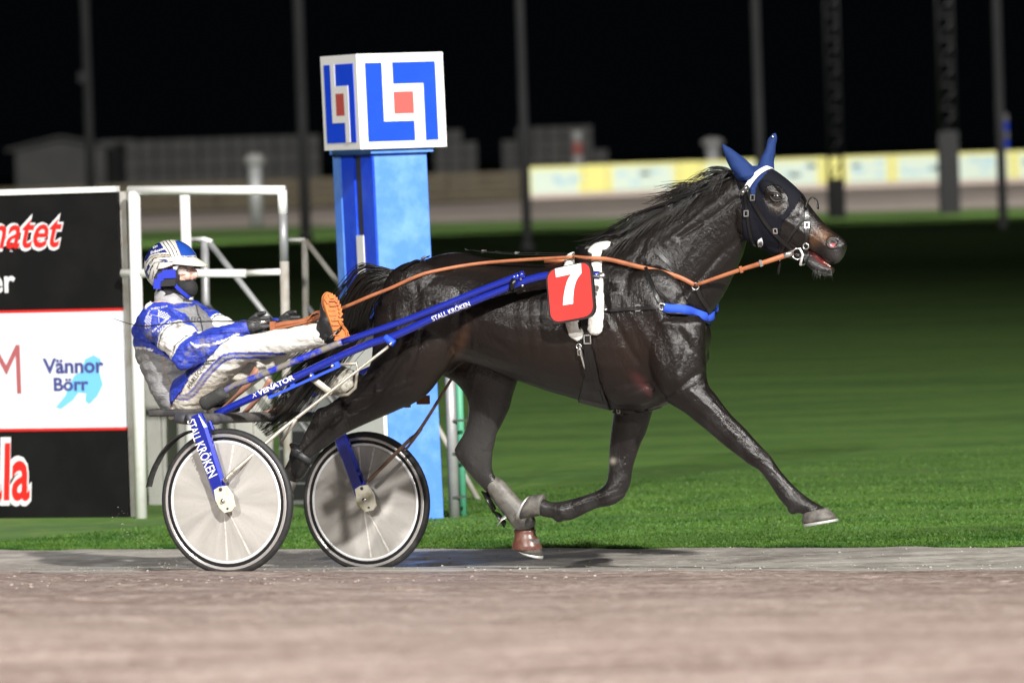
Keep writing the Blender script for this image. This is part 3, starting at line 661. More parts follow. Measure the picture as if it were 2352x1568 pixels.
def vnormals(V, Fc):
    Q = np.array([f if len(f) == 4 else (f[0], f[1], f[2], f[2]) for f in Fc]); n = np.cross(V[Q[:, 2]] - V[Q[:, 0]], V[Q[:, 3]] - V[Q[:, 1]])
    t = Q[:, 2] == Q[:, 3]; n[t] = np.cross(V[Q[t, 1]] - V[Q[t, 0]], V[Q[t, 2]] - V[Q[t, 0]])
    N = np.zeros_like(V)
    for k in range(4): np.add.at(N, Q[:, k], n)
    return N / (np.linalg.norm(N, axis=1)[:, None] + 1e-12)
def tint(o, C):
    at = o.data.color_attributes.new('tint', 'FLOAT_COLOR', 'POINT'); buf = np.ones((len(o.data.vertices), 4), np.float32); buf[:, :3] = C; at.data.foreach_set('color', buf.ravel())
class Surf:                  # a sculpted surface that straps, cloth and lettering can be laid on
    def __init__(s, V, Fc, mid=0.0):      # V in (u, v, z)
        s.V = V; s.F = Fc; s.W = L2W(V); s.N = vnormals(s.W, Fc); s.px = to_px(s.W); s.bvh = BVHTree.FromPolygons([tuple(w) for w in s.W], Fc); s.mid = mid
        s.mpx = to_px(L2W(V * (1, -1, 1) + (0, 2 * mid, 0))); s.near = V[:, 1] < mid
        s.side = np.where(s.near[:, None], s.px, s.mpx)         # pixel of the vertex or of its mirror image on the near side
    def hit(s, x, y):
        d = ray(x, y); h = s.bvh.ray_cast(Vector(CAMP), Vector(d / np.linalg.norm(d)))
        
        if h[0] is None:
            q = CAMP + d * 30.0
            for it in range(3): h = s.bvh.find_nearest(Vector(q)); q = CAMP + d * (((np.array(h[0]) - CAMP) @ d) / (d @ d))
        return np.array(h[0]), np.array(h[1])
    def lay(s, pts, off):     # photograph pixels -> points on the surface, lifted by off
        out = []; 
        for x, y in pts:
            p, n = s.hit(x, y)
            out.append(p + n * off)
        return np.array(out)
    def strap(s, px, w, off=0.006, t=0.004, sub=5, smooth=2):
        P = s.lay(spline(px, sub), off); T = np.gradient(P, axis=0)
        for _ in range(smooth): P[1:-1] = (P[:-2] + 2 * P[1:-1] + P[2:]) / 4
        Nn = np.array([np.array(s.bvh.find_nearest(Vector(p))[1]) for p in P])
        for _ in range(3): Nn[1:-1] = (Nn[:-2] + 2 * Nn[1:-1] + Nn[2:]) / 4
        return ribbon_geo(P, np.cross(np.gradient(P, axis=0), Nn), w, t)
    def decal(s, V2, Fc, off):   # flat print given in photograph pixels
        return s.lay(V2, off), [f for f in Fc]
    def shell(s, vmask, off, thick=0.004):
        """faces whose vertices are all in the mask, lifted by off, with a rim and an inner side"""
        idx = -np.ones(len(s.V), int); fs = [f for f in s.F if all(vmask[i] for i in f)]
        use = sorted({i for f in fs for i in f}); idx[use] = range(len(use)); off = np.broadcast_to(np.asarray(off, float), (len(s.V),))
        P = s.W[use] + s.N[use] * off[use][:, None]; Q = P - s.N[use] * thick; k = len(use)
        F1 = [tuple(idx[i] for i in f) for f in fs]; F2 = [tuple(i + k for i in f[::-1]) for f in F1]
        cnt = {}
        for f in F1:
            for a, b in zip(f, f[1:] + f[:1]): cnt[(a, b)] = 1
        rim = [(b, a, a + k, b + k) for (a, b) in cnt if (b, a) not in cnt]
        return np.vstack([P, Q]), F1 + F2 + rim, use
def disp(S, strokes):        # strokes: (polyline px, width px, metres) pushed along the normal, both sides of the body
    d = np.zeros(len(S.V))
    for line, w, amp in strokes:
        L = spline(line, 4) if len(line) > 2 else np.asarray(line, float); q = seg_dist(S.side, L); d += amp * np.exp(-(q / w) ** 2)
    return d

# ================================================================== the horse
torso = [(884, 690, 874, 770, 0, .08), (908, 648, 890, 850, 0, .19), (945, 613, 940, 880, 0, .255), (1000, 588, 1010, 862, 0, .285), (1050, 579, 1062, 830, 0, .285), (1120, 591, 1130, 848, 0, .275),
         (1185, 601, 1185, 871, 0, .29), (1250, 606, 1250, 894, 0, .30), (1320, 592, 1315, 914, 0, .295), (1385, 566, 1400, 937, 0, .27), (1450, 560, 1470, 944, 0, .25), (1520, 585, 1530, 930, 0, .235),
         (1570, 630, 1580, 900, 0, .21), (1596, 690, 1604, 850, 0, .15), (1606, 725, 1612, 815, 0, .08)]
thigh = [(910, 660, 1030, 655, -.15, .10), (868, 715, 1044, 735, -.165, .12), (858, 775, 1050, 790, -.17, .125), (852, 830, 1030, 842, -.17, .115), (832, 866, 1008, 872, -.17, .10),
         (818, 880, 975, 912, -.17, .085), (806, 891, 915, 942, -.17, .07), (795, 899, 860, 965, -.17, .058), (775, 914, 815, 985, -.17, .050), (752, 930, 782, 1003, -.17, .045), (728, 939, 757, 1021, -.17, .041),
         (717, 962, 741, 1032, -.17, .037), (700, 994, 726, 1043, -.17, .032), (686, 1020, 708, 1060, -.17, .031), (668, 1046, 700, 1083, -.17, .035), (652, 1075, 684, 1100, -.17, .029), (640, 1092, 674, 1112, -.17, .033)]
far_hind = [(1010, 790, 1150, 790, .15, .10), (1008, 850, 1188, 858, .17, .11), (1046, 878, 1184, 890, .17, .095), (1071, 912, 1178, 908, .17, .082), (1076, 945, 1168, 945, .17, .068), (1066, 990, 1144, 988, .17, .055),
            (1051, 1016, 1134, 1025, .17, .047), (1043, 1038, 1130, 1055, .17, .043), (1060, 1067, 1131, 1080, .17, .039), (1085, 1096, 1140, 1098, .17, .034), (1112, 1124, 1154, 1106, .17, .030),
            (1137, 1154, 1176, 1130, .17, .029), (1161, 1186, 1205, 1162, .17, .032), (1178, 1205, 1225, 1195, .17, .037), (1184, 1222, 1229, 1222, .17, .031), (1184, 1240, 1236, 1240, .17, .036)]
near_fore = [(1470, 740, 1622, 740, -.15, .09), (1488, 840, 1622, 830, -.16, .10), (1520, 912, 1627, 880, -.16, .09), (1572, 947, 1644, 905, -.16, .072), (1619, 985, 1678, 950, -.16, .055),
             (1660, 1020, 1712, 984, -.16, .047), (1692, 1045, 1742, 1017, -.16, .043), (1720, 1067, 1768, 1045, -.16, .043), (1745, 1082, 1787, 1074, -.16, .037), (1768, 1111, 1808, 1099, -.16, .030),
             (1787, 1141, 1832, 1123, -.16, .030), (1803, 1161, 1848, 1136, -.16, .034), (1822, 1176, 1867, 1150, -.16, .035), (1842, 1180, 1883, 1159, -.16, .030), (1849, 1190, 1900, 1170, -.16, .034)]
far_fore = [(1405, 850, 1515, 850, .15, .085), (1411, 920, 1506, 920, .16, .08), (1409, 947, 1498, 950, .16, .07), (1403, 990, 1486, 985, .16, .055), (1399, 1036, 1468, 1030, .16, .047), (1397, 1083, 1453, 1078, .16, .043),
            (1391, 1110, 1449, 1108, .16, .044), (1378, 1122, 1436, 1138, .16, .043), (1358, 1131, 1408, 1159, .16, .039), (1330, 1141, 1368, 1168, .16, .032), (1300, 1148, 1335, 1184, .16, .031),
            (1274, 1152, 1308, 1195, .16, .036), (1258, 1150, 1280, 1192, .16, .031), (1244, 1143, 1247, 1186, .16, .033)]
far_hind = [(a, b, c, d, v + .042 * min(1, max(0, (i - 5) / 6)), w) for i, (a, b, c, d, v, w) in enumerate(far_hind)]
far_fore = [(a, b, c, d, v - .062 * min(1, max(0, (i - 4) / 7)), w) for i, (a, b, c, d, v, w) in enumerate(far_fore)]
neck = [(1395, 562, 1585, 780, 0, .19), (1440, 538, 1618, 742, 0, .165), (1480, 512, 1640, 712, 0, .14), (1530, 480, 1664, 674, 0, .118), (1585, 452, 1684, 636, 0, .10), (1635, 426, 1700, 598, 0, .09), (1672, 403, 1714, 556, 0, .082), (1700, 392, 1724, 520, 0, .075)]
head = [(1702, 395, 1712, 480, 0, .06), (1722, 383, 1712, 520, 0, .075), (1760, 384, 1720, 556, 0, .088), (1796, 404, 1750, 572, 0, .098), (1826, 430, 1787, 583, 0, .088), (1855, 466, 1822, 590, 0, .070), (1884, 502, 1852, 584, 0, .058),
        (1908, 526, 1876, 588, 0, .053), (1929, 541, 1898, 602, 0, .050), (1942, 553, 1916, 606, 0, .040)]
lower_jaw = [(1775, 548, 1772, 584, 0, .055), (1815, 570, 1808, 592, 0, .045), (1850, 580, 1845, 603, 0, .038), (1878, 592, 1866, 621, 0, .040), (1900, 605, 1889, 633, 0, .040), (1913, 612, 1905, 632, 0, .030)]
HP = [loft(r) for r in (torso, neck, head, lower_jaw, thigh, far_hind, near_fore, far_fore)]
far_thigh = [(a, b, c, d, -v, w) for a, b, c, d, v, w in thigh[:4]]   # rump muscle of the far side
def shift(rings, du):        # the same rings moved so that the mirrored side keeps its place along the body
    return rings
V_, F_ = loft(thigh[:4]); HP.append((V_ * (1, -1, 1), [f[::-1] for f in F_]))
V_, F_ = loft(near_fore[:2]); HP.append((V_ * (1, -1, 1) + (-.12, 0, 0), [f[::-1] for f in F_]))
for sgn in (-1, 1):          # shoulder, cheek and eye brow masses
    HP.append(ellip(atV(1520, 740, 0) + (-.08 * (sgn > 0), sgn * .165, 0), [(.20, 0, -.10), (0, .075, 0), (.10, 0, .26)]))
    HP.append(ellip(atV(1738, 505, 0) + (0, sgn * .062, 0), [(.075, 0, .05), (0, .030, 0), (-.06, 0, .10)]))
    HP.append(ellip(atV(1784, 437, 0) + (0, sgn * .082, 0), [(.05, 0, -.04), (0, .020, 0), (.02, 0, .03)]))
    HP.append(ellip(atV(1914, 560, 0) + (0, sgn * .040, 0), [(.034, 0, -.012), (0, .016, 0), (.012, 0, .030)]))
    HP.append(ellip(atV(1000, 690, 0) + (0, sgn * .19, 0), [(.20, 0, .04), (0, .08, 0), (-.05, 0, .20)]))
    HP.append(ellip(atV(1470, 885, 0) + (0, sgn * .10, 0), [(.17, 0, 0), (0, .09, 0), (0, 0, .10)]))
    HP.append(ellip(atV(1595, 790, 0) + (-.05 * (sgn > 0), sgn * .085, 0), [(.06, 0, 0), (0, .085, 0), (0, 0, .15)]))
for x, y, v, r in ((1742, 1050, -.16, .036), (1752, 1062, -.16, .034), (1418, 1112, .145, .038), (1840, 1160, -.16, .031), (1822, 1168, -.16, .028), (1284, 1186, .10, .030), (742, 948, -.17, .030), (752, 985, -.17, .038), (1056, 1040, .17, .026), (1092, 1062, .185, .040), (684, 1064, -.17, .034)):   # bony knees, hocks and fetlocks
    HP.append(ellip(atV(x, y, v), [(r, 0, 0), (0, r * 1.05, 0), (0, 0, r)]))
HV, HF = remesh(HP, 0.0062, 5)
HS = Surf(HV, HF)
strokes = [
    # neck and shoulder
    ([(1672, 440), (1600, 500), (1530, 560)], 9, .006), ([(1560, 545), (1640, 495), (1690, 455)], 5, -.007), ([(1700, 545), (1640, 600), (1590, 660), (1560, 690)], 9, -.009), ([(1690, 580), (1650, 640), (1610, 700)], 10, .005),
    ([(1440, 575), (1480, 640), (1540, 720), (1585, 800)], 9, -.007), ([(1400, 610), (1440, 700), (1500, 800), (1530, 870)], 13, .007), ([(1385, 690), (1440, 790), (1500, 870), (1520, 915)], 10, -.010),
    ([(1530, 735), (1590, 770), (1610, 840)], 12, .008), ([(1600, 860), (1560, 890), (1520, 915)], 7, -.008), ([(1500, 880), (1440, 905), (1410, 915)], 8, -.006),
    ([(1590, 900), (1640, 945), (1690, 1000)], 5, .005), ([(1570, 925), (1630, 975), (1690, 1035)], 4, -.005), ([(1625, 890), (1665, 950), (1710, 1000)], 4, -.004),
    # barrel
    ([(1185, 650), (1180, 750), (1200, 850)], 12, -.004), ([(1240, 640), (1240, 750), (1250, 870)], 7, -.003), ([(1280, 640), (1282, 750), (1290, 880)], 7, -.003), ([(1120, 770), (1160, 800), (1240, 880)], 10, -.006),
    # rump and thigh
    ([(1020, 600), (1050, 660), (1052, 740), (1040, 800)], 9, -.010), ([(950, 640), (960, 700), (930, 780), (880, 850)], 8, -.006), ([(900, 690), (895, 760), (870, 840)], 6, -.006), ([(1010, 700), (985, 780), (960, 850)], 14, .007),
    ([(1000, 690), (1080, 720), (1090, 800)], 6, .004), ([(940, 885), (860, 925), (800, 950)], 5, -.005), ([(960, 870), (880, 900), (810, 925)], 6, .005), ([(790, 940), (745, 985), (705, 1035)], 4, -.004),
    ([(1110, 940), (1095, 1000), (1070, 1040)], 5, -.006), ([(1140, 930), (1120, 1000), (1112, 1050)], 6, .004), ([(1060, 1045), (1100, 1095), (1150, 1150)], 3.5, -.003),
    ([(1450, 960), (1430, 1030), (1420, 1085)], 5, -.005), ([(1420, 960), (1415, 1040), (1412, 1090)], 5, .004), ([(1410, 1130), (1350, 1155), (1300, 1170)], 3.5, -.003),
    ([(1740, 1060), (1790, 1100), (1830, 1145)], 3.5, -.003), ([(1745, 1040), (1760, 1055)], 6, .003),
    ([(1700, 1010), (1750, 1050)], 3, -.002), ([(1722, 1056), (1766, 1060)], 3, -.003), ([(1640, 925), (1700, 985), (1745, 1030)], 3.5, .004), ([(1420, 1095), (1445, 1100)], 4, .003), ([(1400, 1095), (1440, 1125)], 3, -.003),
    ([(1760, 1095), (1810, 1145)], 2.5, .003), ([(1772, 1108), (1812, 1158)], 2, -.0035), ([(1395, 1142), (1310, 1178)], 2.5, .003), ([(1380, 1128), (1300, 1158)], 2, -.0035),
    ([(900, 905), (830, 945), (770, 985)], 4, .005), ([(870, 900), (800, 915), (745, 945)], 3, .004), ([(1085, 930), (1075, 1000), (1055, 1040)], 3, .004), ([(1125, 960), (1110, 1030), (1120, 1080)], 3, .0035),
    ([(1480, 560), (1440, 640), (1420, 720)], 8, -.005), ([(1560, 700), (1580, 760), (1560, 850)], 7, -.006), ([(1500, 700), (1545, 790), (1560, 880)], 10, .006), ([(1455, 800), (1490, 860), (1500, 900)], 6, .005),
    ([(1650, 470), (1600, 540), (1560, 620)], 7, .004), ([(1690, 500), (1660, 570), (1610, 640)], 5, -.004), ([(1320, 640), (1325, 760), (1335, 890)], 7, -.003), ([(1215, 650), (1212, 760), (1222, 860)], 7, -.003),
    ([(930, 760), (905, 830), (870, 880)], 5, -.005), ([(975, 720), (960, 800), (930, 870)], 6, -.006),
    # head
    ([(1795, 500), (1840, 530), (1860, 545)], 5, .005), ([(1712, 500), (1730, 550), (1770, 578)], 5, -.003), ([(1800, 545), (1835, 570), (1858, 576)], 4, -.005), ([(1835, 500), (1850, 520)], 6, -.004), ([(1760, 452), (1775, 440), (1800, 447)], 4, .004),
    ([(1768, 468), (1785, 476), (1804, 466)], 4, -.003), ([(1857, 575), (1880, 592), (1908, 611)], 3.0, -.006), ([(1895, 548), (1905, 570), (1925, 572)], 4, -.004), ([(1914, 557)], 7.0, -.030),
]
strokes = [(l if len(l) > 1 else [l[0], (l[0][0] + 3, l[0][1] + 1)], w, a) for l, w, a in strokes]
d = 0.75 * disp(HS, strokes)
nz_ = np.array([mathutils.noise.noise((p[0] * 9, p[1] * 9, p[2] * 9)) for p in HV]); d += nz_ * 0.0025
HV = W2L(HS.W + HS.N * d[:, None]); HS = Surf(HV, HF)
# coat colour: black-brown with browner belly, elbow, flank and muzzle
C = np.tile([0.0085, 0.0068, 0.0062], (len(HV), 1)); P = HS.side
def blend(mask, col): 
    global C
    C = C * (1 - mask[:, None]) + np.array(col) * mask[:, None]
def blob(x, y, rx, ry, ang=0): 
    a = math.radians(ang); dx, dy = P[:, 0] - x, P[:, 1] - y; return np.exp(-(((dx * math.cos(a) + dy * math.sin(a)) / rx) ** 2 + ((-dx * math.sin(a) + dy * math.cos(a)) / ry) ** 2))
blend(0.45 * blob(1260, 800, 190, 80), (0.017, 0.010, 0.007)); blend(0.6 * blob(1450, 800, 60, 70), (0.021, 0.011, 0.008)); blend(0.9 * blob(1053, 800, 14, 45, 20), (0.075, 0.038, 0.022))
blend(0.5 * blob(1000, 840, 60, 90), (0.017, 0.010, 0.007)); blend(0.85 * blob(1470, 875, 26, 12, 40), (0.040, 0.014, 0.014)); blend(0.9 * blob(1478, 885, 30, 7, 50), (0.055, 0.018, 0.018))
blend(0.95 * blob(1888, 541, 20, 13, 30), (0.105, 0.045, 0.016)); blend(0.6 * blob(1868, 552, 12, 18), (0.08, 0.035, 0.014)); blend(0.7 * blob(1785, 476, 18, 10), (0.032, 0.019, 0.013)); blend(0.8 * blob(1925, 590, 24, 14, 30), (0.045, 0.042, 0.042)); blend(0.9 * blob(1875, 605, 30, 10, 35), (0.05, 0.047, 0.047))
blend(0.95 * blob(1882, 596, 22, 3.5, 38), (0.25, 0.03, 0.028))
dust = np.clip((P[:, 1] - 925) / 110, 0, 1) * (0.45 + 0.9 * np.array([mathutils.noise.noise((p[0] * 14, p[1] * 14, p[2] * 5)) for p in HS.V])); blend(np.clip(dust, 0, .8), (0.026, 0.024, 0.023))
blend(0.75 * (HS.V[:, 1] > .05) * np.exp(-((HS.px[:, 0] - 1105) / 60) ** 2 - ((HS.px[:, 1] - 1020) / 75) ** 2), (0.045, 0.043, 0.042))
blend(0.9 * (HS.V[:, 1] > .05) * np.exp(-((HS.px[:, 0] - 1407) / 7) ** 2 - ((HS.px[:, 1] - 1058) / 7) ** 2), (0.3, 0.26, 0.22))
M['coat'] = mat('wet_black_coat', (0.011, 0.009, 0.008), 0.255, vcol=True, bump=[(11, 0.5, 0.008, (1, 1, .8)), (50, 0.7, 0.0062, (1.3, 1.3, .62)), (130, 0.6, 0.0024, (1.5, 1.5, .5))], spec=0.36)
horse = empty('horse', tuple(L2W((0.0, 0, 0))), 'dark brown trotting horse in full stride wearing a blue ear hood', 'horse')
body = mesh_obj('body', HS.W, HF, M['coat'], horse); tint(body, C)

def seen(mask): return mask & HS.near
# blue hood with ears and the dark mesh mask
hood_out = [(1843, 450), (1826, 480), (1812, 497), (1798, 511), (1791, 547), (1789, 590), (1760, 588), (1722, 566), (1706, 540), (1704, 478), (1700, 446), (1684, 402), (1700, 378), (1741, 366), (1776, 378), (1790, 392), (1822, 420)]
eye_hole = [(1782.8 + 27 * math.cos(t) * 0.95 + 6 * math.sin(t), 459 + 34 * math.sin(t)) for t in np.linspace(0, 6.28, 20)]
hm = in_poly(HS.side, hood_out) & ~in_poly(HS.side, eye_hole)
SV, SF, use = HS.shell(hm, 0.004, 0.003)
M['hood'] = mat('hood_fabric', (0.02, 0.07, 0.35), 0.75, vcol=True, noise=[(60, (0.25, 0.24, 0.22), 0.70, 0.74)], bump=[(25, 0.3, 0.01, I3), (500, 0.4, 0.001, I3)], sheen=0.0, spec=0.15)
hood = mesh_obj('ear_hood', SV, SF, M['hood'], horse)
sp = HS.side[use]; blue = in_poly(sp, [(1680, 400), (1722, 427), (1728, 452), (1735, 444), (1739, 424), (1762, 396), (1790, 382), (1770, 360), (1690, 360)])
cc = np.where(blue[:, None], (0.012, 0.030, 0.112), (0.0040, 0.0044, 0.008)); tint(hood, np.vstack([cc, cc]))
def ear(rings, name):
    V, Fc = remesh([loft(rings, 20, 5)], 0.004, 3); W = L2W(V)
    N = vnormals(W, Fc); W = W + N * (0.004 * np.array([mathutils.noise.noise((p[0] * 30, p[1] * 30, p[2] * 22)) for p in W]))[:, None]
    o = mesh_obj(name, W, Fc, M['hood'], horse); tint(o, np.tile([0.012, 0.030, 0.112], (len(W), 1))); return o
e1 = ear([(1657, 333, 1663, 330, -.075, .010), (1660, 345, 1680, 341, -.075, .022), (1666, 362, 1703, 358, -.07, .036), (1676, 386, 1726, 378, -.06, .050), (1692, 412, 1744, 400, -.045, .062)], 'ear')
e2 = ear([(1772, 309, 1784, 307, .07, .012), (1764, 320, 1786, 317, .07, .020), (1759, 336, 1783, 338, .068, .030), (1750, 356, 1780, 360, .06, .040), (1738, 385, 1780, 394, .04, .052)], 'ear')
M['metal'] = mat('nickel', (0.65, 0.64, 0.62), 0.25, 0.9); M['leather'] = mat('black_leather', (0.007, 0.0065, 0.0065), 0.3, noise=(30, (0.10, 0.095, 0.09), 0.68, 0.78), bump=(120, 0.2, 0.002, I3))
M['tan'] = mat('tan_leather', (0.36, 0.125, 0.052), 0.55, noise=(14, (0.25, 0.08, 0.035), 0.45, 0.7), bump=(150, 0.2, 0.002, I3))
q = atV(1777, 314, .07); MB().sphere(L2W(q + (0.004, -.022, 0)), .007, 10, 6).build('snap_button', M['metal'], e2)
# eyes
M['eye'] = mat('horse_eye', (0.004, 0.004, 0.006), 0.10, coat=1.0, spec=0.8); M['lid'] = mat('eyelid', (0.03, 0.02, 0.016), 0.4)
p, n = HS.hit(1783, 453)
for sgn in (-1, 1):
    mr = (lambda w: w) if sgn < 0 else (lambda w: L2W(W2L(w) * (1, -1, 1)))
    ax = np.cross(n, EZ); ax /= np.linalg.norm(ax); ay = np.cross(n, ax); ay *= np.sign(ay[2]); ax *= np.sign(ax @ EU); ax, ay = ax * .94 - ay * .34, ay * .94 + ax * .34
    c = p - n * .006; e_ = MB(); e_.sphere(np.zeros(3), 1.0, 18, 14); eye = mesh_obj('eye', mr(c + e_.V[0] @ np.array([ax * .030, n * .019, ay * .021])), e_.F, M['eye'], horse)
    for sg, hh, rr in ((1, .0195, .0042), (-1, .0185, .0032)):
        t = np.linspace(-1, 1, 11)[:, None]; MB().tube(mr(c + ax * t * .034 + ay * sg * hh * (1 - t * t) + n * (.013 - .012 * t * t)), rr * (1 - .6 * np.linspace(-1, 1, 11) ** 2), 8).build('eyelid', M['lid'], eye)
# nostril and mouth
M['nostril'] = mat('nostril_pink', (0.34, 0.055, 0.065), 0.35); M['tongue'] = mat('mouth_red', (0.17, 0.026, 0.024), 0.35); M['teeth'] = mat('teeth', (0.5, 0.45, 0.35), 0.4); M['muzzle'] = mat('muzzle_skin', (0.03, 0.028, 0.028), 0.45, bump=(90, 0.3, 0.004, I3))
P_, F2 = HS.decal(*tri_fill([(1903, 560), (1903, 552), (1910, 549), (1919, 551), (1923, 558), (1919, 566), (1911, 567)], 3), 0.0015); mesh_obj('nostril', P_, F2, M['muzzle'], horse)
P_, F2 = HS.decal(*tri_fill([(1904, 562), (1910, 560), (1919, 559), (1919, 563), (1915, 567), (1909, 567)], 3), 0.003); mesh_obj('nostril_lining', P_, F2, M['nostril'], horse)
rim = HS.lay([(1913 + 13 * math.cos(t), 558 + 11.5 * math.sin(t)) for t in np.linspace(0.2, 5.9, 18)], 0.001); V, Fc = tube_geo(rim, .0040, 8); mesh_obj('nostril_rim', V, Fc, M['muzzle'], horse)
P_, F2 = HS.decal(*tri_fill([(1862, 577), (1870, 579), (1886, 590), (1899, 602), (1905, 610), (1896, 609), (1883, 600), (1871, 589)], 4), 0.003); mesh_obj('mouth_opening', P_, F2, M['tongue'], horse)
tb = MB()
for k in range(4):
    p, n = HS.hit(1893 + k * 4.2, 604 + k * 2.6); tb.sphere(p + n * .001, (.0052, .004, .0042), 8, 6)
setp(tb.build('teeth', M['teeth'], horse), kind='stuff')
# hooves, boots
M['hoof'] = mat('hoof_horn', (0.055, 0.050, 0.045), 0.55, noise=[(22, (0.15, 0.14, 0.12), 0.4, 0.72)], bump=(30, 0.3, 0.004, (1, 1, 4))); M['shoe'] = mat('steel_shoe', (0.5, 0.5, 0.48), 0.4, 0.5)
M['boot_grey'] = mat('grey_shin_boot', (0.085, 0.080, 0.072), 0.45, noise=[(7, (0.16, 0.15, 0.125), 0.42, 0.7), (25, (0.05, 0.043, 0.036), 0.5, 0.72)], bump=(40, 0.3, 0.004, I3)); M['boot_brown'] = mat('bell_boot_rubber', (0.10, 0.036, 0.024), 0.35, noise=[(14, (0.17, 0.11, 0.085), 0.48, 0.7), (40, (0.02, 0.015, 0.012), 0.66, 0.72)])
def solid(name, rings, m, parent=horse, vox=0.004, sm=2, n=24):
    V, Fc = remesh([loft(rings, n, 5)], vox, sm); return mesh_obj(name, L2W(V), Fc, m, parent)
def flat_loft(name, rings, m, parent=horse, n=24):
    b = MB(); V = []; a = np.arange(n) * 2 * math.pi / n
    for (ax, ay, bx, by, vc, hw) in rings:
        A, B = atV(ax, ay, vc), atV(bx, by, vc); V.append((A + B) / 2 + np.cos(a)[:, None] * (A - B) / 2 + np.sin(a)[:, None] * np.array([0, hw, 0]))
    k = len(V); V = L2W(np.concatenate(V)); Fc = [(i * n + j, i * n + (j + 1) % n, (i + 1) * n + (j + 1) % n, (i + 1) * n + j) for i in range(k - 1) for j in range(n)] + [tuple(range(n))[::-1], tuple((k - 1) * n + j for j in range(n))]
    o = b.add(V, Fc).build(name, m, parent); bm = bmesh.new(); bm.from_mesh(o.data); bmesh.ops.recalc_face_normals(bm, faces=bm.faces[:]); bm.to_mesh(o.data); bm.free(); return o
def hoof(rings, sole):
    h = flat_loft('hoof', rings, M['hoof']); flat_loft('shoe', sole, M['shoe'], h); return h
hoof([(1846, 1178, 1900, 1165, -.16, .036), (1845, 1182, 1903, 1168, -.16, .040), (1842, 1196, 1916, 1181, -.16, .050), (1845, 1203, 1922, 1189, -.16, .054)], [(1845, 1203, 1924, 1190, -.16, .053), (1850, 1210, 1925, 1196, -.16, .055)])
hoof([(1250, 1134, 1243, 1184, .098, .036), (1245, 1134, 1240, 1184, .098, .040), (1228, 1136, 1209, 1189, .098, .050), (1220, 1137, 1197, 1192, .098, .053)], [(1220, 1137, 1196, 1192, .098, .052), (1213, 1140, 1189, 1193, .098, .054)])
hoof([(644, 1086, 680, 1108, -.17, .036), (636, 1094, 676, 1120, -.17, .046), (626, 1112, 668, 1140, -.17, .052)], [(626, 1112, 668, 1140, -.17, .050), (622, 1118, 664, 1146, -.17, .051)])
hoof([(1184, 1236, 1238, 1236, .212, .042), (1186, 1252, 1242, 1254, .212, .052), (1190, 1262, 1246, 1276, .212, .056)], [(1190, 1262, 1246, 1276, .212, .055), (1194, 1266, 1246, 1283, .212, .056)])
bell = flat_loft('bell_boot', [(1180, 1217, 1230, 1216, .212, .036), (1182, 1221, 1229, 1221, .212, .036), (1183, 1228, 1229, 1228, .212, .037), (1181, 1238, 1236, 1238, .212, .046), (1178, 1250, 1242, 1251, .212, .056), (1177, 1259, 1244, 1261, .212, .060), (1180, 1262, 1241, 1263, .212, .056)], M['boot_brown'])
solid('shin_boot', [(1110, 1112, 1148, 1097, .212, .038), (1116, 1124, 1160, 1106, .212, .041), (1136, 1154, 1182, 1132, .212, .041), (1160, 1186, 1208, 1160, .212, .042), (1174, 1204, 1229, 1190, .212, .046), (1180, 1211, 1230, 1204, .212, .045)], M['boot_grey'])
for (x, y, a, b) in ((1113, 1130, 1136, 1172), (1140, 1176, 1160, 1204)):
    MB().ribbon(L2W(np.array([atV(x, y, .19), atV((x + a) / 2, (y + b) / 2, .165), atV(a, b, .19)])), EV, .05, .006).build('boot_strap', M['leather'], horse)
MB().ribbon(L2W(np.array([atV(1162, 1186, .16), atV(1152, 1192, .15), atV(1142, 1206, .15)])), EV + EZ, .022, .004).build('boot_tab', M['shoe'], horse)
hb = solid('hind_boot', [(664, 1020, 712, 1040, -.17, .036), (668, 1032, 712, 1050, -.17, .041), (664, 1048, 712, 1070, -.17, .043), (668, 1070, 700, 1092, -.17, .042), (672, 1080, 694, 1098, -.17, .036)], M['leather'])
MB().ribbon(L2W(np.array([atV(668, 1036, -.20), atV(690, 1046, -.22), atV(712, 1062, -.20)])), EZ + EU * .5, .034, .005).build('boot_strap', M['dark_steel'], hb)
# tail and mane: strands
M['hair'] = mat('black_horse_hair', (0.010, 0.009, 0.008), 0.32, spec=0.6, noise=(8, (0.018, 0.011, 0.007), 0.5, 0.75))
def strands(name, paths, m, parent, r0_=0.0028):
    b = MB()
    for P in paths: b.add(*tube_geo(P, r0_ * np.linspace(1.0, 0.25, len(P)) * 1.0, 4, False))
    return setp(b.build(name, m, parent), kind='stuff')
rs = np.random.default_rng(8)
tail_axis = np.array([(908, 632, 0, 30), (880, 640, 0, 26), (845, 662, .0, 34), (818, 705, .0, 36), (800, 752, 0, 34), (770, 800, .0, 30), (722, 852, -.02, 36), (678, 905, -.03, 44), (645, 950, -.05, 40), (600, 988, -.05, 30)], float)
paths = []
for i in range(820):
    k0 = 0 if i % 3 else int(rs.integers(0, 3)); k1 = int(rs.integers(6, 11)) if i % 4 else int(rs.integers(4, 7)); ax = tail_axis[k0:k1]
    if len(ax) < 3: continue
    a, bb = rs.normal(0, .5), rs.normal(0, .5); w = rs.normal(0, 1, (len(ax), 2)) * 2.5
    tt = np.arange(len(ax)) + k0; amp = np.clip(tt / 2.2 + .25, 0, 1)
    pts = []
    for j, (x, y, v, s) in enumerate(ax):
        nx, ny = (0.45, 0.9) if tt[j] < 3 else ((.95, .3) if tt[j] < 5 else (.7, .72))
        pts.append(atV(x + nx * a * s * amp[j] + w[j, 0], y + ny * a * s * amp[j] + w[j, 1], v + bb * .05 * amp[j]))
    paths.append(L2W(spline(np.array(pts), 4)))
tail = strands('tail', paths, M['hair'], horse, 0.0026)
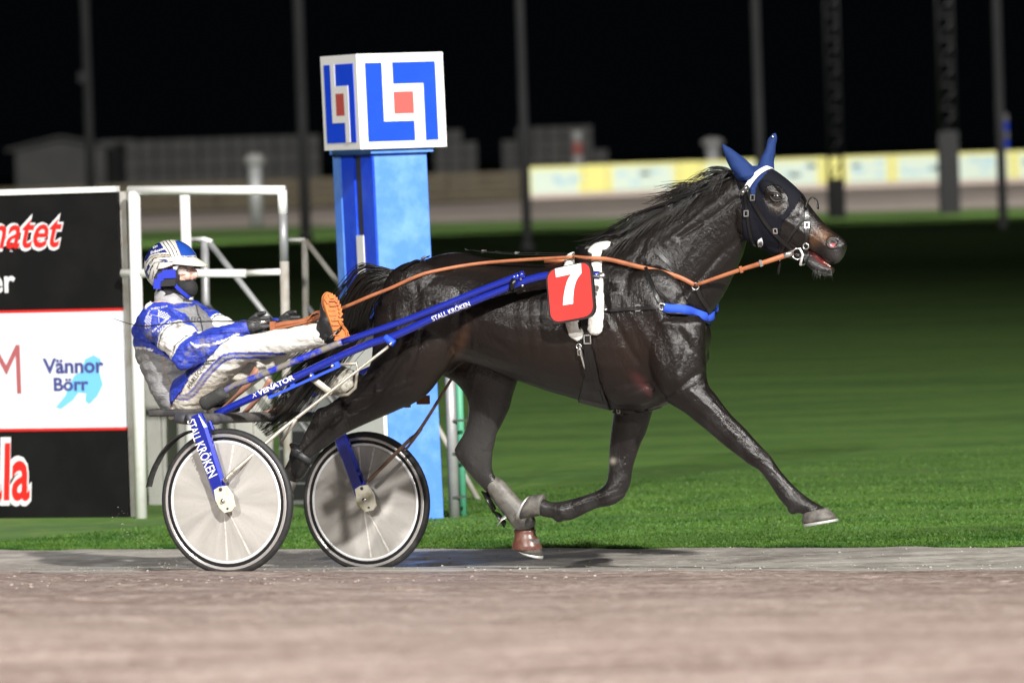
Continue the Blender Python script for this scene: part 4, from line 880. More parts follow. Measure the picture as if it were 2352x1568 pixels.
V, Fc = loft([(912, 622, 905, 668, 0, .035), (886, 630, 872, 690, 0, .04), (858, 652, 840, 712, 0, .045), (842, 690, 800, 735, 0, .045), (826, 745, 780, 772, 0, .04), (788, 795, 752, 815, 0, .04), (742, 845, 704, 872, -.02, .045), (705, 895, 655, 925, -.03, .05), (672, 935, 622, 975, -.05, .035)], 16, 4)
N_ = np.array([mathutils.noise.noise((p[0] * 25, p[1] * 40, p[2] * 25)) for p in V]); mesh_obj('tail_core', L2W(V + np.stack([N_ * .008, N_ * .01, N_ * .008], 1)), Fc, M['hair'], horse)
crest = spline(np.array([(1400, 556), (1440, 538), (1480, 512), (1530, 481), (1585, 452), (1635, 424), (1672, 402), (1690, 393)], float), 8)
paths = []
locks = [(rs.random() ** .8, rs.normal(.10, .50), 55 + 95 * rs.random(), rs.normal(-.01, .03)) for _ in range(95)]
for i in range(1900):
    lk = locks[i % 95]; t = min(1, max(0, lk[0] + rs.normal(0, .02))); k = t * (len(crest) - 1); x, y = crest[int(k)]; L_ = lk[2] * (.55 + .5 * rs.random()) * (1.0 - .3 * (1 - t)); lift = lk[1] + rs.normal(0, .10); side = lk[3] + rs.normal(0, .008)
    dirv = np.array([-1.0, 0.66 - 0.18 * t]); dirv /= np.linalg.norm(dirv); nrm = np.array([-dirv[1], dirv[0]])
    pts = []
    for s in np.linspace(0, 1, 6):
        off = nrm * (lift * L_ * s * 0.55 + 12 * math.sin(s * 4 + 1.7 * (i % 95) + .25 * rs.normal()) * s * .8) - np.array([0, 7 * math.sin(math.pi * min(1, s * 1.3))]) + np.array([0, 14 * s * s * (1 if lift > 0 else .2)])
        q = np.array([x, y]) + dirv * L_ * s + off; pts.append(atV(q[0], q[1], side * (0.3 + s) - .005))
    paths.append(L2W(spline(np.array(pts), 3)))
strands('mane', paths, M['hair'], horse, 0.0021)
M['hair_brown'] = mat('brown_mane_ends', (0.05, 0.018, 0.007), 0.4)
paths = []
for i in range(150):
    x = 1395 + 105 * rs.random(); y = 566 - (x - 1395) * 0.02 + 8 * rs.random(); L_ = 30 + 45 * rs.random(); a = rs.normal(.32, .16)
    pts = [atV(x + L_ * s * -1 + 40, y - 8 - L_ * s * (-a + .45) + 8 * s * s, -.03 + .02 * rs.normal()) for s in np.linspace(0, 1, 5)]; paths.append(L2W(spline(np.array(pts), 3)))
strands('mane_ends', paths, M['hair_brown'], horse, 0.0016)
paths = []
for i in range(700):           # mane falling over the near side of the withers and neck
    t = rs.random(); x = 1400 + 230 * t; y = np.interp(x, crest[:, 0], crest[:, 1]) + 2; L_ = 26 + 55 * rs.random(); a = rs.normal(.55, .25)
    px = [(x - L_ * s * .95, y + L_ * s * a + 4 * s) for s in np.linspace(0, 1, 5)]; pts = HS.lay(px, 0.012); paths.append(spline(pts, 3))
strands('near_mane', paths, M['hair'], horse, 0.0022)
paths = []
for i in range(60):
    p, n = HS.hit(1868 + 40 * rs.random(), 616 + 8 * rs.random())
    if p is None: continue
    d_ = np.array([0.2 * rs.normal(), 0, -1]) * .03 * (.5 + rs.random()) + n * .012; paths.append(spline(np.array([p, p + d_ * .5 + n * .003, p + d_]), 3))
strands('whiskers', paths, M['hair'], horse, 0.0009)
# ================================================================== the sulky
M['frame_blue'] = mat('frame_blue_paint', (0.012, 0.026, 0.33), 0.24, 0.3, coat=0.8, noise=[(90, (0.22, 0.24, 0.40), 0.66, 0.72)], bump=(200, 0.1, 0.001, I3))
M['frame_mud'] = mat('muddy_blue_paint', (0.012, 0.028, 0.40), 0.42, noise=[(11, (0.19, 0.175, 0.15), 0.44, 0.54), (80, (0.3, 0.29, 0.3), 0.68, 0.73)])
M['slot_blue'] = mat('slotted_bar_blue', (0.02, 0.07, 0.55), 0.4, noise=[(60, (0.3, 0.3, 0.4), 0.66, 0.74)])
M['tyre'] = mat('tyre_rubber', (0.014, 0.014, 0.015), 0.6, noise=(18, (0.035, 0.033, 0.03), 0.5, 0.75), bump=(140, 0.4, 0.002, I3)); M['rim'] = mat('bright_rim', (0.72, 0.70, 0.68), 0.28, 0.75); M['rim_black'] = mat('black_rim_band', (0.012, 0.012, 0.014), 0.25)
M['rim_white'] = mat('white_rim_edge', (0.80, 0.80, 0.80), 0.3, 0.2); M['steel_rod'] = mat('dull_steel_rod', (0.46, 0.42, 0.35), 0.4, 0.55, noise=(20, (0.26, 0.21, 0.15), 0.55, 0.75)); M['rubber'] = mat('black_foam', (0.03, 0.03, 0.029), 0.8, noise=(30, (0.10, 0.10, 0.09), 0.5, 0.75), bump=(80, 0.4, 0.003, I3))
M['seat'] = mat('muddy_seat_vinyl', (0.03, 0.03, 0.032), 0.5, noise=(9, (0.10, 0.09, 0.075), 0.45, 0.7)); M['bar_mud'] = mat('muddy_cross_bar', (0.045, 0.047, 0.06), 0.5, noise=[(8, (0.12, 0.11, 0.095), 0.42, 0.65), (12, (0.02, 0.03, 0.25), 0.60, 0.68)])
M['axle_plate'] = mat('axle_plate', (0.62, 0.59, 0.48), 0.4, noise=(18, (0.42, 0.36, 0.22), 0.5, 0.75)); M['hub_yellow'] = mat('yellow_hub', (0.52, 0.48, 0.20), 0.4, noise=(12, (0.4, 0.38, 0.28), 0.45, 0.65)); M['pink_strap'] = mat('brown_strap', (0.32, 0.15, 0.10), 0.6)
def disc_material():
    m = bpy.data.materials.new('wheel_cover'); m.use_nodes = True; N = m.node_tree.nodes; L = m.node_tree.links; b = N['Principled BSDF']
    co = N.new('ShaderNodeTexCoord'); gr = N.new('ShaderNodeMapping'); gr.inputs['Rotation'].default_value = (math.radians(90), 0, 0)
    vr = N.new('ShaderNodeMapping'); vr.vector_type = 'POINT'; vr.inputs['Rotation'].default_value = (0, 0, -TH); L.new(co.outputs['Object'], vr.inputs[0])
    sx = N.new('ShaderNodeSeparateXYZ'); L.new(vr.outputs[0], sx.inputs[0])
    at = N.new('ShaderNodeMath'); at.operation = 'ARCTAN2'; L.new(sx.outputs[2], at.inputs[0]); L.new(sx.outputs[0], at.inputs[1])
    cx = N.new('ShaderNodeCombineXYZ'); mu = N.new('ShaderNodeMath'); mu.operation = 'MULTIPLY'; L.new(at.outputs[0], mu.inputs[0]); mu.inputs[1].default_value = 1.0
    ln = N.new('ShaderNodeVectorMath'); ln.operation = 'LENGTH'; L.new(vr.outputs[0], ln.inputs[0]); L.new(mu.outputs[0], cx.inputs[0]); mr = N.new('ShaderNodeMath'); mr.operation = 'MULTIPLY'; L.new(ln.outputs['Value'], mr.inputs[0]); mr.inputs[1].default_value = 0.8; L.new(mr.outputs[0], cx.inputs[1])
    n1 = N.new('ShaderNodeTexNoise'); n1.inputs['Scale'].default_value = 2.6; n1.inputs['Detail'].default_value = 5; L.new(cx.outputs[0], n1.inputs['Vector'])
    r = N.new('ShaderNodeValToRGB'); L.new(n1.outputs[0], r.inputs[0]); r.color_ramp.elements[0].position = 0.35; r.color_ramp.elements[0].color = (0.31, 0.295, 0.275, 1); r.color_ramp.elements[1].position = 0.68; r.color_ramp.elements[1].color = (0.44, 0.42, 0.39, 1)
    n2 = N.new('ShaderNodeTexNoise'); n2.inputs['Scale'].default_value = 130; L.new(co.outputs['Object'], n2.inputs['Vector']); mr2 = N.new('ShaderNodeMapRange'); L.new(n2.outputs[0], mr2.inputs[0]); mr2.inputs[1].default_value = 0.60; mr2.inputs[2].default_value = 0.95
    mx = N.new('ShaderNodeMix'); mx.data_type = 'RGBA'; L.new(mr2.outputs[0], mx.inputs['Factor']); L.new(r.outputs[0], mx.inputs['A']); mx.inputs['B'].default_value = (0.22, 0.19, 0.15, 1); L.new(mx.outputs['Result'], b.inputs['Base Color'])
    b.inputs['Roughness'].default_value = 0.36; b.inputs['Metallic'].default_value = 0.0; b.inputs['Anisotropic'].default_value = 0.7
    return m
M['cover'] = disc_material(); M['spoke'] = mat('pale_spoke', (0.60, 0.57, 0.53), 0.35, noise=(60, (0.45, 0.42, 0.38), 0.45, 0.6))
UW = -1.4955; RW = 0.364
sulky = empty('sulky', tuple(L2W((UW, 0, 0))), 'blue two wheeled racing sulky with grey wheel covers behind the horse', 'sulky')
def lathe(name, c, prof, m, parent, n=64):       # profile (radius, offset along the axle); axis = v
    k = len(prof); V = []
    for r, h in prof:
        for i in range(n):
            t = 2 * math.pi * i / n; V.append(c + np.array([r * math.cos(t), h, r * math.sin(t)]))
    Fc = [(i * n + j, (i + 1) * n + j, (i + 1) * n + (j + 1) % n, i * n + (j + 1) % n) for i in range(k - 1) for j in range(n)]
    o = mesh_obj(name, L2W(np.array(V)), Fc, m, parent); return o
def wheel(v, zc, label, seed):
    c = np.array([UW, v, zc]); s = -1
    w = bpy.data.objects.new('wheel', None); COL.objects.link(w); w.location = L2W(c); attach(w, sulky); w['label'] = label
    lathe('tyre', c, [(RW * .905 + .0, -.012), (RW * .945, -.020), (RW * .985, -.014), (RW, 0), (RW * .985, .014), (RW * .945, .020), (RW * .905, .012)], M['tyre'], w)
    for h in (-1, 1):
        lathe('rim', c, [(RW * .925, h * .017), (RW * .918, h * .0205), (RW * .907, h * .0195), (RW * .902, h * .0185), (RW * .893, h * .021), (RW * .885, h * .019)], M['rim'], w)
        lathe('rim_band', c, [(RW * .888, h * .0185), (RW * .875, h * .0175), (RW * .84, h * .0175), (RW * .832, h * .019)], M['rim_black'], w)
        lathe('rim_edge', c, [(RW * .838, h * .018), (RW * .832, h * .0215), (RW * .806, h * .0215), (RW * .800, h * .019)], M['rim_white'], w)
        cv = lathe('wheel_cover', c, [(RW * .803, h * .0195), (RW * .5, h * .026), (RW * .2, h * .034), (.03, h * .038), (.001, h * .038)], M['cover'], w)
    hubm = MB(); hubm.cyl(L2W(c), EV, .030, .12, 24); hubm.build('hub', M['hub_yellow'], w)
    rg = random.Random(seed)
    for k, a in enumerate([-88, -66, 98, 80]):
        a = math.radians(a + rg.uniform(-3, 3)); d = np.array([math.cos(a), 0, math.sin(a)]); q = np.array([-math.sin(a), 0, math.cos(a)]); wd = .0035 if k < 4 else .0018
        P = [c + d * r + np.array([0, -h, 0]) for r, h in ((RW * .11, .0405), (RW * .5, .0275), (RW * .79, .0215))]
        V = np.array([P[0] - q * wd * .5, P[0] + q * wd * .5, P[1] - q * wd, P[1] + q * wd, P[2] - q * wd * 1.5, P[2] + q * wd * 1.5]); V = np.vstack([V, V + (0, .006, 0)])
        mesh_obj('spoke', L2W(V), [(1, 0, 2, 3), (3, 2, 4, 5), (6, 7, 9, 8), (8, 9, 11, 10), (0, 6, 8, 2), (2, 8, 10, 4), (7, 1, 3, 9), (9, 3, 5, 11), (4, 10, 11, 5), (0, 1, 7, 6)], M['spoke'], w, False)
    return w
wheel(-.7716, .3457, 'near wheel with a clean grey cover', 1); wheel(.7716, .2436, 'far wheel with a dustier cover', 2)
def pxtube(name, pts, r, m, parent=sulky, n=14, sub=6, curve=True):
    P = np.array([(*atV(x, y, v),) for x, y, v in pts]); P = spline(P, sub) if curve and len(P) > 2 else P
    if np.ndim(r): r = np.interp(np.linspace(0, 1, len(P)), np.linspace(0, 1, len(r)), r)
    return MB().tube(L2W(P), r, n).build(name, m, parent)
KP = 0.00215
# cross bar arch between the two forks
zb = atV(455, 962, -.80)[2]
bar = MB().tube(L2W(np.array([(atV(410, 962, -.86)[0] + .05, -.86, zb + .002), (atV(455, 962, -.80)[0], -.80, zb), (atV(455, 962, -.80)[0], 0, zb - .03), (atV(775, 975, .80)[0] - .02, .80, zb - .075)])), .026, 16).build('cross_bar', M['bar_mud'], sulky)
pxtube('bar_end', [(404, 962, -.80), (414, 960, -.80), (440, 962, -.80), (500, 963, -.62)], [.02, .029, .029, .026], M['bar_mud'])
# forks
def fork(v, top, bot, wt, wb, m, name='fork', th=.02):
    T, B = atV(*top, v), atV(*bot, v); d = (B - T) / np.linalg.norm(B - T); s = np.array([-d[2], 0, d[0]]); V = []
    for t in np.linspace(0, 1, 7):
        p = T + (B - T) * t; w = (wt + (wb - wt) * t) / 2; 
        if t == 0: w *= .75
        for a, b in ((-1, -.45), (-.7, -1), (.7, -1), (1, -.45), (1, .45), (.7, 1), (-.7, 1), (-1, .45)): V.append(p + s * w * a + np.array([0, th * b, 0]))
    Fc = [(i * 8 + j, i * 8 + (j + 1) % 8, (i + 1) * 8 + (j + 1) % 8, (i + 1) * 8 + j) for i in range(6) for j in range(8)] + [tuple(range(8))[::-1], tuple(48 + j for j in range(8))]
    o = mesh_obj(name, L2W(np.array(V)), Fc, m, sulky, False); bm = bmesh.new(); bm.from_mesh(o.data); bmesh.ops.recalc_face_normals(bm, faces=bm.faces[:]); bm.to_mesh(o.data); bm.free(); return o
fk = fork(-.845, (450, 953), (513, 1150), .092, .080, M['frame_blue']); ff = fork(.700, (775, 985), (838, 1150), .075, .072, M['frame_blue'])
fork(-.715, (478, 968), (532, 1140), .045, .05, M['frame_blue'], 'inner_fork', .012)
for v, cx, cy, pp in ((-.868, 515, 1153, fk), (.675, 839, 1151, ff)):
    pl = [(-24, -28), (-12, -36), (4, -38), (18, -18), (24, 10), (17, 20), (0, 24), (-12, 12), (-20, -4)]
    V, Fc = tri_fill([(cx + a, cy + b) for a, b in pl]); P = np.array([atV(x, y, v) for x, y in V]); k = len(P); P = np.vstack([P, P + (0, .012, 0)])
    bnd = {}; 
    for f in Fc:
        for a, b in zip(f, f[1:] + f[:1]): bnd[(a, b)] = 1
    Fa = [tuple(f) for f in Fc] + [tuple(i + k for i in f[::-1]) for f in Fc] + [(b, a, a + k, b + k) for (a, b) in bnd if (b, a) not in bnd]
    q = mesh_obj('axle_plate', L2W(P), Fa, M['axle_plate'], pp, False)
    MB().cyl(L2W(atV(cx - 2, cy - 4, v - .006)), EV, .0095, .02, 14).build('axle_bolt', M['metal'], pp); MB().cyl(L2W(atV(cx + 8, cy + 14, v - .002)), EV, .005, .008, 10).build('small_bolt', M['dark_steel'], pp); MB().cyl(L2W(atV(cx - 8, cy - 30, v - .003)), EV, .008, .01, 10).build('small_bolt', M['dark_steel'], pp)
def line_text(body, p0, p1, vplane, cap, m, parent, off, bold=.01, shear=0, name='lettering', flip=1, width=None):
    """flat lettering on the plane v, running from pixel p0 to p1"""
    V, Fc = text_geo(body, shear, bold); A, B = atV(*p0, vplane), atV(*p1, vplane); L_ = np.linalg.norm(B - A); d = (B - A) / L_; up = np.array([-d[2], 0, d[0]]) * flip
    sx = L_ / V[:, 0].max(); sy = cap / 0.7
    P = A + V[:, :1] * sx * d + V[:, 1:2] * sy * up; P[:, 1] = vplane + off
    return mesh_obj(name, L2W(P), Fc, m, parent, False)
line_text('STALL', (434, 966), (451, 1014), -.845, .044, M['white_print'], fk, -.0212, .012); line_text('KRÖKEN', (452, 1019), (485, 1098), -.845, .052, M['white_print'], fk, -.0212, .012)
# shafts
def shaft(side, pts_low, pts_up, low_r, up_r):
    lo = pxtube('shaft', pts_low, low_r, M['frame_blue']); up = pxtube('upper_shaft', pts_up[:6], up_r, M['frame_mud']); pxtube('upper_shaft_front', pts_up[5:], up_r, M['frame_blue'], up); return lo, up
low = [(496, 951, -.56), (610, 898, -.52), (700, 856, -.48), (772, 822, -.455), (845, 791, -.435), (909, 770, -.42), (1000, 728, -.40), (1080, 695, -.385), (1185, 653, -.365), (1220, 641, -.36), (1260, 633, -.355), (1330, 631, -.35), (1376, 632, -.345)]
upp = [(508, 903, -.50), (540, 884, -.50), (570, 873, -.50), (640, 845, -.49), (720, 812, -.475), (787, 785, -.46), (919, 740, -.435), (994, 711, -.42), (1100, 668, -.395), (1196, 632, -.38)]
lo, up = shaft(-1, low, upp, .0195, .0165)
M['frame_mud2'] = M['frame_mud']
pxtube('shaft_tip', [(1374, 632, -.345), (1386, 632, -.343)], .0155, M['metal'], lo)
mir = [(x, y, v) for x, y, v in low]
def mirror_tube(name, pts, r, m, dz=0.0):
    P = spline(np.array([atV(*p) for p in pts]), 6); P = P * (1, -1, 1) + (0, 0, dz)
    return MB().tube(L2W(P), r, 12).build(name, m, sulky)
mirror_tube('shaft', low, .0195, M['frame_blue'], -.06); mirror_tube('upper_shaft', upp, .0165, M['frame_blue'], -.06)
pxtube('foam_grip', [(466, 930, -.52), (474, 925, -.52), (510, 904, -.52), (517, 899, -.52)], [.030, .038, .036, .026], M['rubber'], up, 16)
pxtube('shaft_cap', [(1194, 633, -.38), (1203, 629, -.38)], .018, M['frame_blue'], up); MB().cyl(L2W(atV(1196, 637, -.385)), EZ, .006, .03, 10).build('shaft_pin', M['metal'], up)
MB().sphere(L2W(atV(1200, 656, -.385)), .007, 10, 6).build('bolt', M['metal'], lo)
P = L2W(np.array([atV(1181, 640, -.405), atV(1176, 655, -.41), atV(1174, 668, -.39)])); MB().ribbon(P, EU, .025, .008).build('binding_strap', M['leather'], lo)
# lettering wrapped on the lower shaft
def tube_text(body, x0, x1, path, r, cap, m, parent, bold=.012, rise=0.0, shear=0.0, ang0=-35):
    V, Fc = text_geo(body, shear, bold); V, Fc = refine2d(V, Fc, .15); P = spline(np.array([atV(*p) for p in path]), 12); px = to_px(L2W(P))[:, 0]; T = np.gradient(P, axis=0); T /= np.linalg.norm(T, axis=1)[:, None]
    f = V[:, 0] / V[:, 0].max(); xs_ = x0 + (x1 - x0) * f; out = []
    for (vx, vy), xx in zip(V, xs_):
        c = np.array([np.interp(xx, px, P[:, k]) for k in range(3)]); t = np.array([np.interp(xx, px, T[:, k]) for k in range(3)]); n1 = np.array([0, -1.0, 0]); n1 -= t * (n1 @ t); n1 /= np.linalg.norm(n1); n2 = np.cross(n1, t); n2 *= np.sign(n2[2])
        a = ((vy - .35) * cap / .7 + rise) / r; out.append(c + (n1 * math.cos(a) + n2 * math.sin(a)) * (r + .0008))
    return mesh_obj('lettering', L2W(np.array(out)), Fc, m, parent, False)
tube_text('VENATOR', 596, 678, low, .0195, .026, M['white_print'], lo, .03, 0.004); tube_text('X', 582, 594, low, .0195, .022, M['white_print'], lo, .0, 0.004, .3); tube_text('STALL KRÖKEN', 994, 1081, low, .0195, .024, M['white_print'], lo, .012, -.006)
# slotted adjusting bar under the shaft
A, B = atV(618, 906, -.50), atV(776, 835, -.455); d = (B - A) / np.linalg.norm(B - A); s = np.array([-d[2], 0, d[0]]); s[1] = 0; L_ = np.linalg.norm(B - A)
sb = MB()
for off in (-.0145, .0145): sb.box(L2W((A + B) / 2 + s * off), (L2W(d) - ORG) * L_ / 2, (L2W(s) - ORG) * .0065, EV * .006)
for t in (0.01, .34, .62, .99): sb.box(L2W(A + (B - A) * t), (L2W(d) - ORG) * .012, (L2W(s) - ORG) * .0205, EV * .0055)
sbar = sb.build('slotted_bar', M['slot_blue'], sulky, False)
for t in (.62, .93): MB().sphere(L2W(A + (B - A) * t + np.array([0, -.008, 0])), .010, 10, 6).build('bolt', M['metal'], sbar)
P = [atV(775, 838, -.44), atV(820, 834, -.43), atV(821, 850, -.43), atV(816, 890, -.42), atV(800, 905, -.42), atV(780, 908, -.42)]; MB().tube(L2W(np.array(P)), .008, 10).build('stirrup_loop', M['steel_rod'], sulky)
A, B = atV(716, 868, -.45), atV(762, 903, -.43); MB().ribbon(L2W(np.array([A, B])), EZ + EU, .032, .004).build('perforated_strap', M['axle_plate'], sulky)
# side rods from shaft to fork
br = pxtube('rod_bracket', [(886, 775, -.432), (897, 784, -.44), (905, 789, -.44)], .019, M['slot_blue']); MB().sphere(L2W(atV(897, 790, -.462)), .008, 10, 6).build('bolt', M['metal'], br)
rd = pxtube('side_rod', [(893, 795, -.445), (700, 945, -.62), (640, 992, -.70), (528, 1090, -.86)], [.0075, .0085, .0095, .010], M['steel_rod'], sulky, 12, 6, True)
pxtube('rod_end', [(534, 1085, -.866), (522, 1097, -.872), (515, 1104, -.872)], [.010, .013, .012], M['steel_rod'], rd); MB().cyl(L2W(atV(520, 1099, -.885)), EV, .008, .012, 10).build('bolt', M['metal'], rd)
M['rust_rod'] = mat('rusty_rod', (0.12, 0.07, 0.045), 0.5, noise=(20, (0.2, 0.13, 0.08), 0.5, 0.7))
rf = pxtube('side_rod', [(1036, 872, .445), (965, 985, .58), (935, 1015, .66), (845, 1105, .66)], [.0075, .009, .0095, .010], M['rust_rod']); pxtube('rod_branch', [(968, 985, .58), (940, 1022, .62), (930, 1034, .78)], .007, M['rust_rod'], rf)
pxtube('rod_branch', [(680, 962, -.655), (645, 1016, -.60)], .008, M['steel_rod'], rd)
# mudguard arcs behind the wheels
def guard(pts, v):
    P = spline(np.array([atV(x, y, v) for x, y in pts]), 6); W = L2W(P); k = len(W); T = np.gradient(W, axis=0); Nn = np.cross(T, EV); Nn /= np.linalg.norm(Nn, axis=1)[:, None]; rows = []
    for o_, h in ((-.028, 0.010), (-.018, 0.002), (0, 0), (.018, .002), (.028, .010)): rows.append(W + EV * o_ + Nn * h)
    V = np.stack(rows, 1).reshape(-1, 3); V2 = V + np.repeat(Nn, 5, 0) * .003; n0 = len(V); Fc = [(i * 5 + j, i * 5 + j + 1, (i + 1) * 5 + j + 1, (i + 1) * 5 + j) for i in range(k - 1) for j in range(4)]
    return mesh_obj('mudguard', np.vstack([V, V2]), Fc + [tuple(q + n0 for q in f[::-1]) for f in Fc], M['rubber'], sulky)
guard([(446, 986, ), (425, 991), (400, 1006), (374, 1033), (356, 1064), (345, 1090), (338, 1117)], -.77)
# seat with its cushion, backrest strap and hanging straps
seat = MB().box(L2W(np.array([atV(470, 948, -.0)[0] - .06, 0, atV(470, 948, -.2)[2] + .002])), EU * .17, EV * .19, EZ * .018).build('seat', M['seat'], sulky, False)
sm_ = seat.modifiers.new('b', 'BEVEL'); sm_.width = .012; sm_.segments = 3
for pts, w in (([(500, 948, -.2), (560, 892, -.25), (590, 845, -.25)], .03), ([(560, 950, -.15), (600, 905, -.18), (620, 870, -.2)], .026), ([(560, 966, -.1), (620, 945, -.05), (672, 932, 0)], .03)):
    MB().ribbon(L2W(spline(np.array([atV(*p) for p in pts]), 4)), EU + EZ * .6, w, .004).build('seat_strap', M['pink_strap'], sulky)
# dirty pale foot guard under the shafts
M['guard'] = mat('muddy_white_guard', (0.46, 0.44, 0.38), 0.5, noise=[(13, (0.13, 0.115, 0.075), 0.42, 0.62), (40, (0.09, 0.075, 0.05), 0.5, 0.7)], bump=(30, 0.3, 0.006, I3))
V, Fc = loft([(726, 862, 735, 905, .12, .05), (742, 843, 752, 908, .12, .075), (772, 838, 784, 908, .14, .085), (800, 846, 812, 912, .16, .08), (830, 862, 846, 918, .18, .07), (862, 880, 872, 922, .2, .05)], 20, 4); mesh_obj('foot_guard', L2W(V), Fc, M['guard'], sulky)
# ================================================================== the driver
drv = empty('person', tuple(L2W((atV(440, 940, 0)[0], 0, atV(440, 945, 0)[2]))), 'person leaning back on the sulky in blue and grey racing suit and striped helmet', 'person')
mz = lambda p: np.array(p) * (1, -1, 1)
sh = atV(358, 737, -.185); el = atV(436, 808, -.255); wr = atV(560, 758, -.17); hip = atV(436, 905, -.105); kn = atV(546, 806, -.24); an = atV(748, 766, -.30)
sh2, el2, hip2, kn2, an2 = map(mz, (sh, el, hip, kn, an)); wr2 = atV(640, 752, -.02); el2 = (sh2 + wr2) / 2 + np.array([0, .06, -.10])
torso_d = [(378, 940, 472, 946, 0, .15), (352, 895, 468, 895, 0, .17), (330, 848, 464, 852, 0, .165), (315, 802, 478, 806, 0, .175), (311, 764, 488, 764, 0, .19), (318, 737, 478, 732, 0, .195), (337, 708, 452, 706, 0, .165), (360, 686, 424, 692, 0, .085), (368, 660, 420, 672, 0, .062), (372, 640, 418, 650, 0, .055)]
DP = [loft(torso_d, 32)]
segs = {'ua': (sh, el, .083, .078), 'fa': (el, wr, .074, .043), 'ua2': (sh2, el2, .083, .074), 'fa2': (el2, wr2, .070, .043), 'th': (hip, kn, .098, .068), 'shn': (kn, an, .063, .052), 'th2': (hip2, kn2, .098, .068), 'shn2': (kn2, an2, .063, .052)}
for p, q, a, b in segs.values(): DP.append(capsule(p, q, a, b, 20))
HC = atV(392, 612, 0)
DP.append(ellip(HC, [(.098, 0, .0), (0, .074, 0), (0, 0, .105)])); DP.append(ellip(atV(414, 640, 0), [(.068, 0, -.01), (0, .055, 0), (.0, 0, .088)])); DP.append(ellip(atV(424, 626, 0), [(.050, 0, 0), (0, .054, 0), (0, 0, .06)]))
DP.append(ellip(atV(446, 629, 0), [(.020, 0, -.012), (0, .013, 0), (.010, 0, .026)])); DP.append(ellip(atV(450, 633, 0), [(.012, 0, 0), (0, .016, 0), (0, 0, .010)]))
DP.append(ellip(atV(433, 661, 0), [(.042, 0, -.006), (0, .042, 0), (.004, 0, .044)]))
for s in (-1, 1): DP.append(ellip(atV(395, 628, 0) + (0, s * .072, 0), [(.018, 0, 0), (0, .012, 0), (0, 0, .032)])); DP.append(ellip(atV(436, 634, 0) + (0, s * .03, 0), [(.02, 0, 0), (0, .02, 0), (0, 0, .02)]))
DV, DF = remesh(DP, .0062, 5)
DS = Surf(DV, DF)
# which limb does a vertex belong to
def segpar(P, a, b): ab = b - a; t = np.clip(((P - a) @ ab) / (ab @ ab), 0, 1); return t, np.linalg.norm(P - (a + t[:, None] * ab), axis=1)
lab = {}; par = {}
for k, (p, q, a, b) in segs.items(): t, d = segpar(DV, p, q); lab[k] = d / (a + (b - a) * t); par[k] = ((DV - p) @ (q - p)) / ((q - p) @ (q - p))
t, d = segpar(DV, atV(425, 905, 0), atV(398, 760, 0)); lab['torso'] = d / (.155) ; t, d = segpar(DV, atV(394, 668, 0), atV(400, 610, 0)); lab['head'] = d / .075
names = list(lab); who = np.array(names)[np.argmin(np.stack([lab[k] for k in names]), 0)]
side = DS.side; up_ = DS.px
leg = np.isin(who, ['th', 'shn', 'th2', 'shn2']); headm = (side[:, 1] < 676) & (who == 'head') | (side[:, 1] < 655); arm = np.isin(who, ['ua', 'fa', 'ua2', 'fa2'])
legline = in_poly(DS.side, [(385, 960), (398, 924), (418, 900), (440, 862), (470, 838), (500, 700), (900, 700), (900, 960)])
legm = leg & (legline | np.isin(who, ['shn', 'shn2'])) | ((who == 'torso') & legline & (side[:, 1] > 880))
neckz = (DS.px[:, 1] < 699) & (side[:, 0] > 350) & (np.abs(DV[:, 1]) < .135) | (who == 'head')
jm = ~neckz & ~legm & ~headm ; tm = legm 
M['skin'] = mat('skin', (0.66, 0.38, 0.30), 0.5, noise=(30, (0.70, 0.42, 0.34), 0.4, 0.7)); 
b_ = mesh_obj('body', DS.W, DF, M['skin'], drv)
def folds(P, specs):
    d = np.zeros(len(P)); 
    for (ax, freq, amp, rot, sd) in specs:
        for i, p in enumerate(P): d[i] += amp * (abs(mathutils.noise.noise((p[0] * freq[0] + sd, p[1] * freq[1], p[2] * freq[2]))) - .25)
    return d
# jacket
BLUE, GREY, WHITE = (0.022, 0.045, 0.37), (0.22, 0.22, 0.225), (0.80, 0.79, 0.76)
elb = np.exp(-((par['fa'] - .12) / .3) ** 2) * (who == 'fa') + np.exp(-((par['ua'] - 1) / .3) ** 2) * (who == 'ua')
off = .010 + folds(DV, [(0, (9, 9, 14), .030, 0, 3.1), (0, (22, 22, 30), .011, 0, 9.2)]) * (0.6 + 1.1 * elb); off = np.clip(off, .005, .045)
SV, SF, use = DS.shell(jm, off, .006); JP = DS.side[use]; JW = who[use]; jc = np.tile(BLUE, (len(use), 1)).astype(float); nearu = DS.near[use]
tu = np.where(JW == 'ua', par['ua'][use], np.where(JW == 'ua2', par['ua2'][use], -1)); 
isU = np.isin(JW, ['ua', 'ua2'])
jc[isU & (tu > .46) & (tu < .93)] = WHITE; jc[isU & (tu > .485) & (tu < .512)] = (.10, .10, .10); jc[isU & (tu > .875) & (tu < .90)] = (.10, .10, .10)
isT = JW == 'torso'
gp = [(305, 797), (330, 800), (372, 815), (412, 838), (436, 848), (430, 890), (400, 925), (392, 950), (368, 935), (345, 892), (322, 845)]
m_ = isT & in_poly(JP, gp); jc[m_] = GREY
jc[isT & (seg_dist(JP, [(309, 803), (318, 838), (340, 893), (366, 934)]) < 3.2)] = WHITE; jc[isT & (seg_dist(JP, [(305, 797), (330, 798), (352, 803)]) < 2.5)] = WHITE; jc[isT & (seg_dist(JP, [(425, 838), (430, 870), (420, 890)]) < 2.2)] = WHITE
jc[isT & (seg_dist(JP, [(375, 815), (382, 860), (398, 905)]) < 1.2)] = (.34, .22, .12)
UPX = DS.px[use]; front = DS.N[use] @ EU > -.1
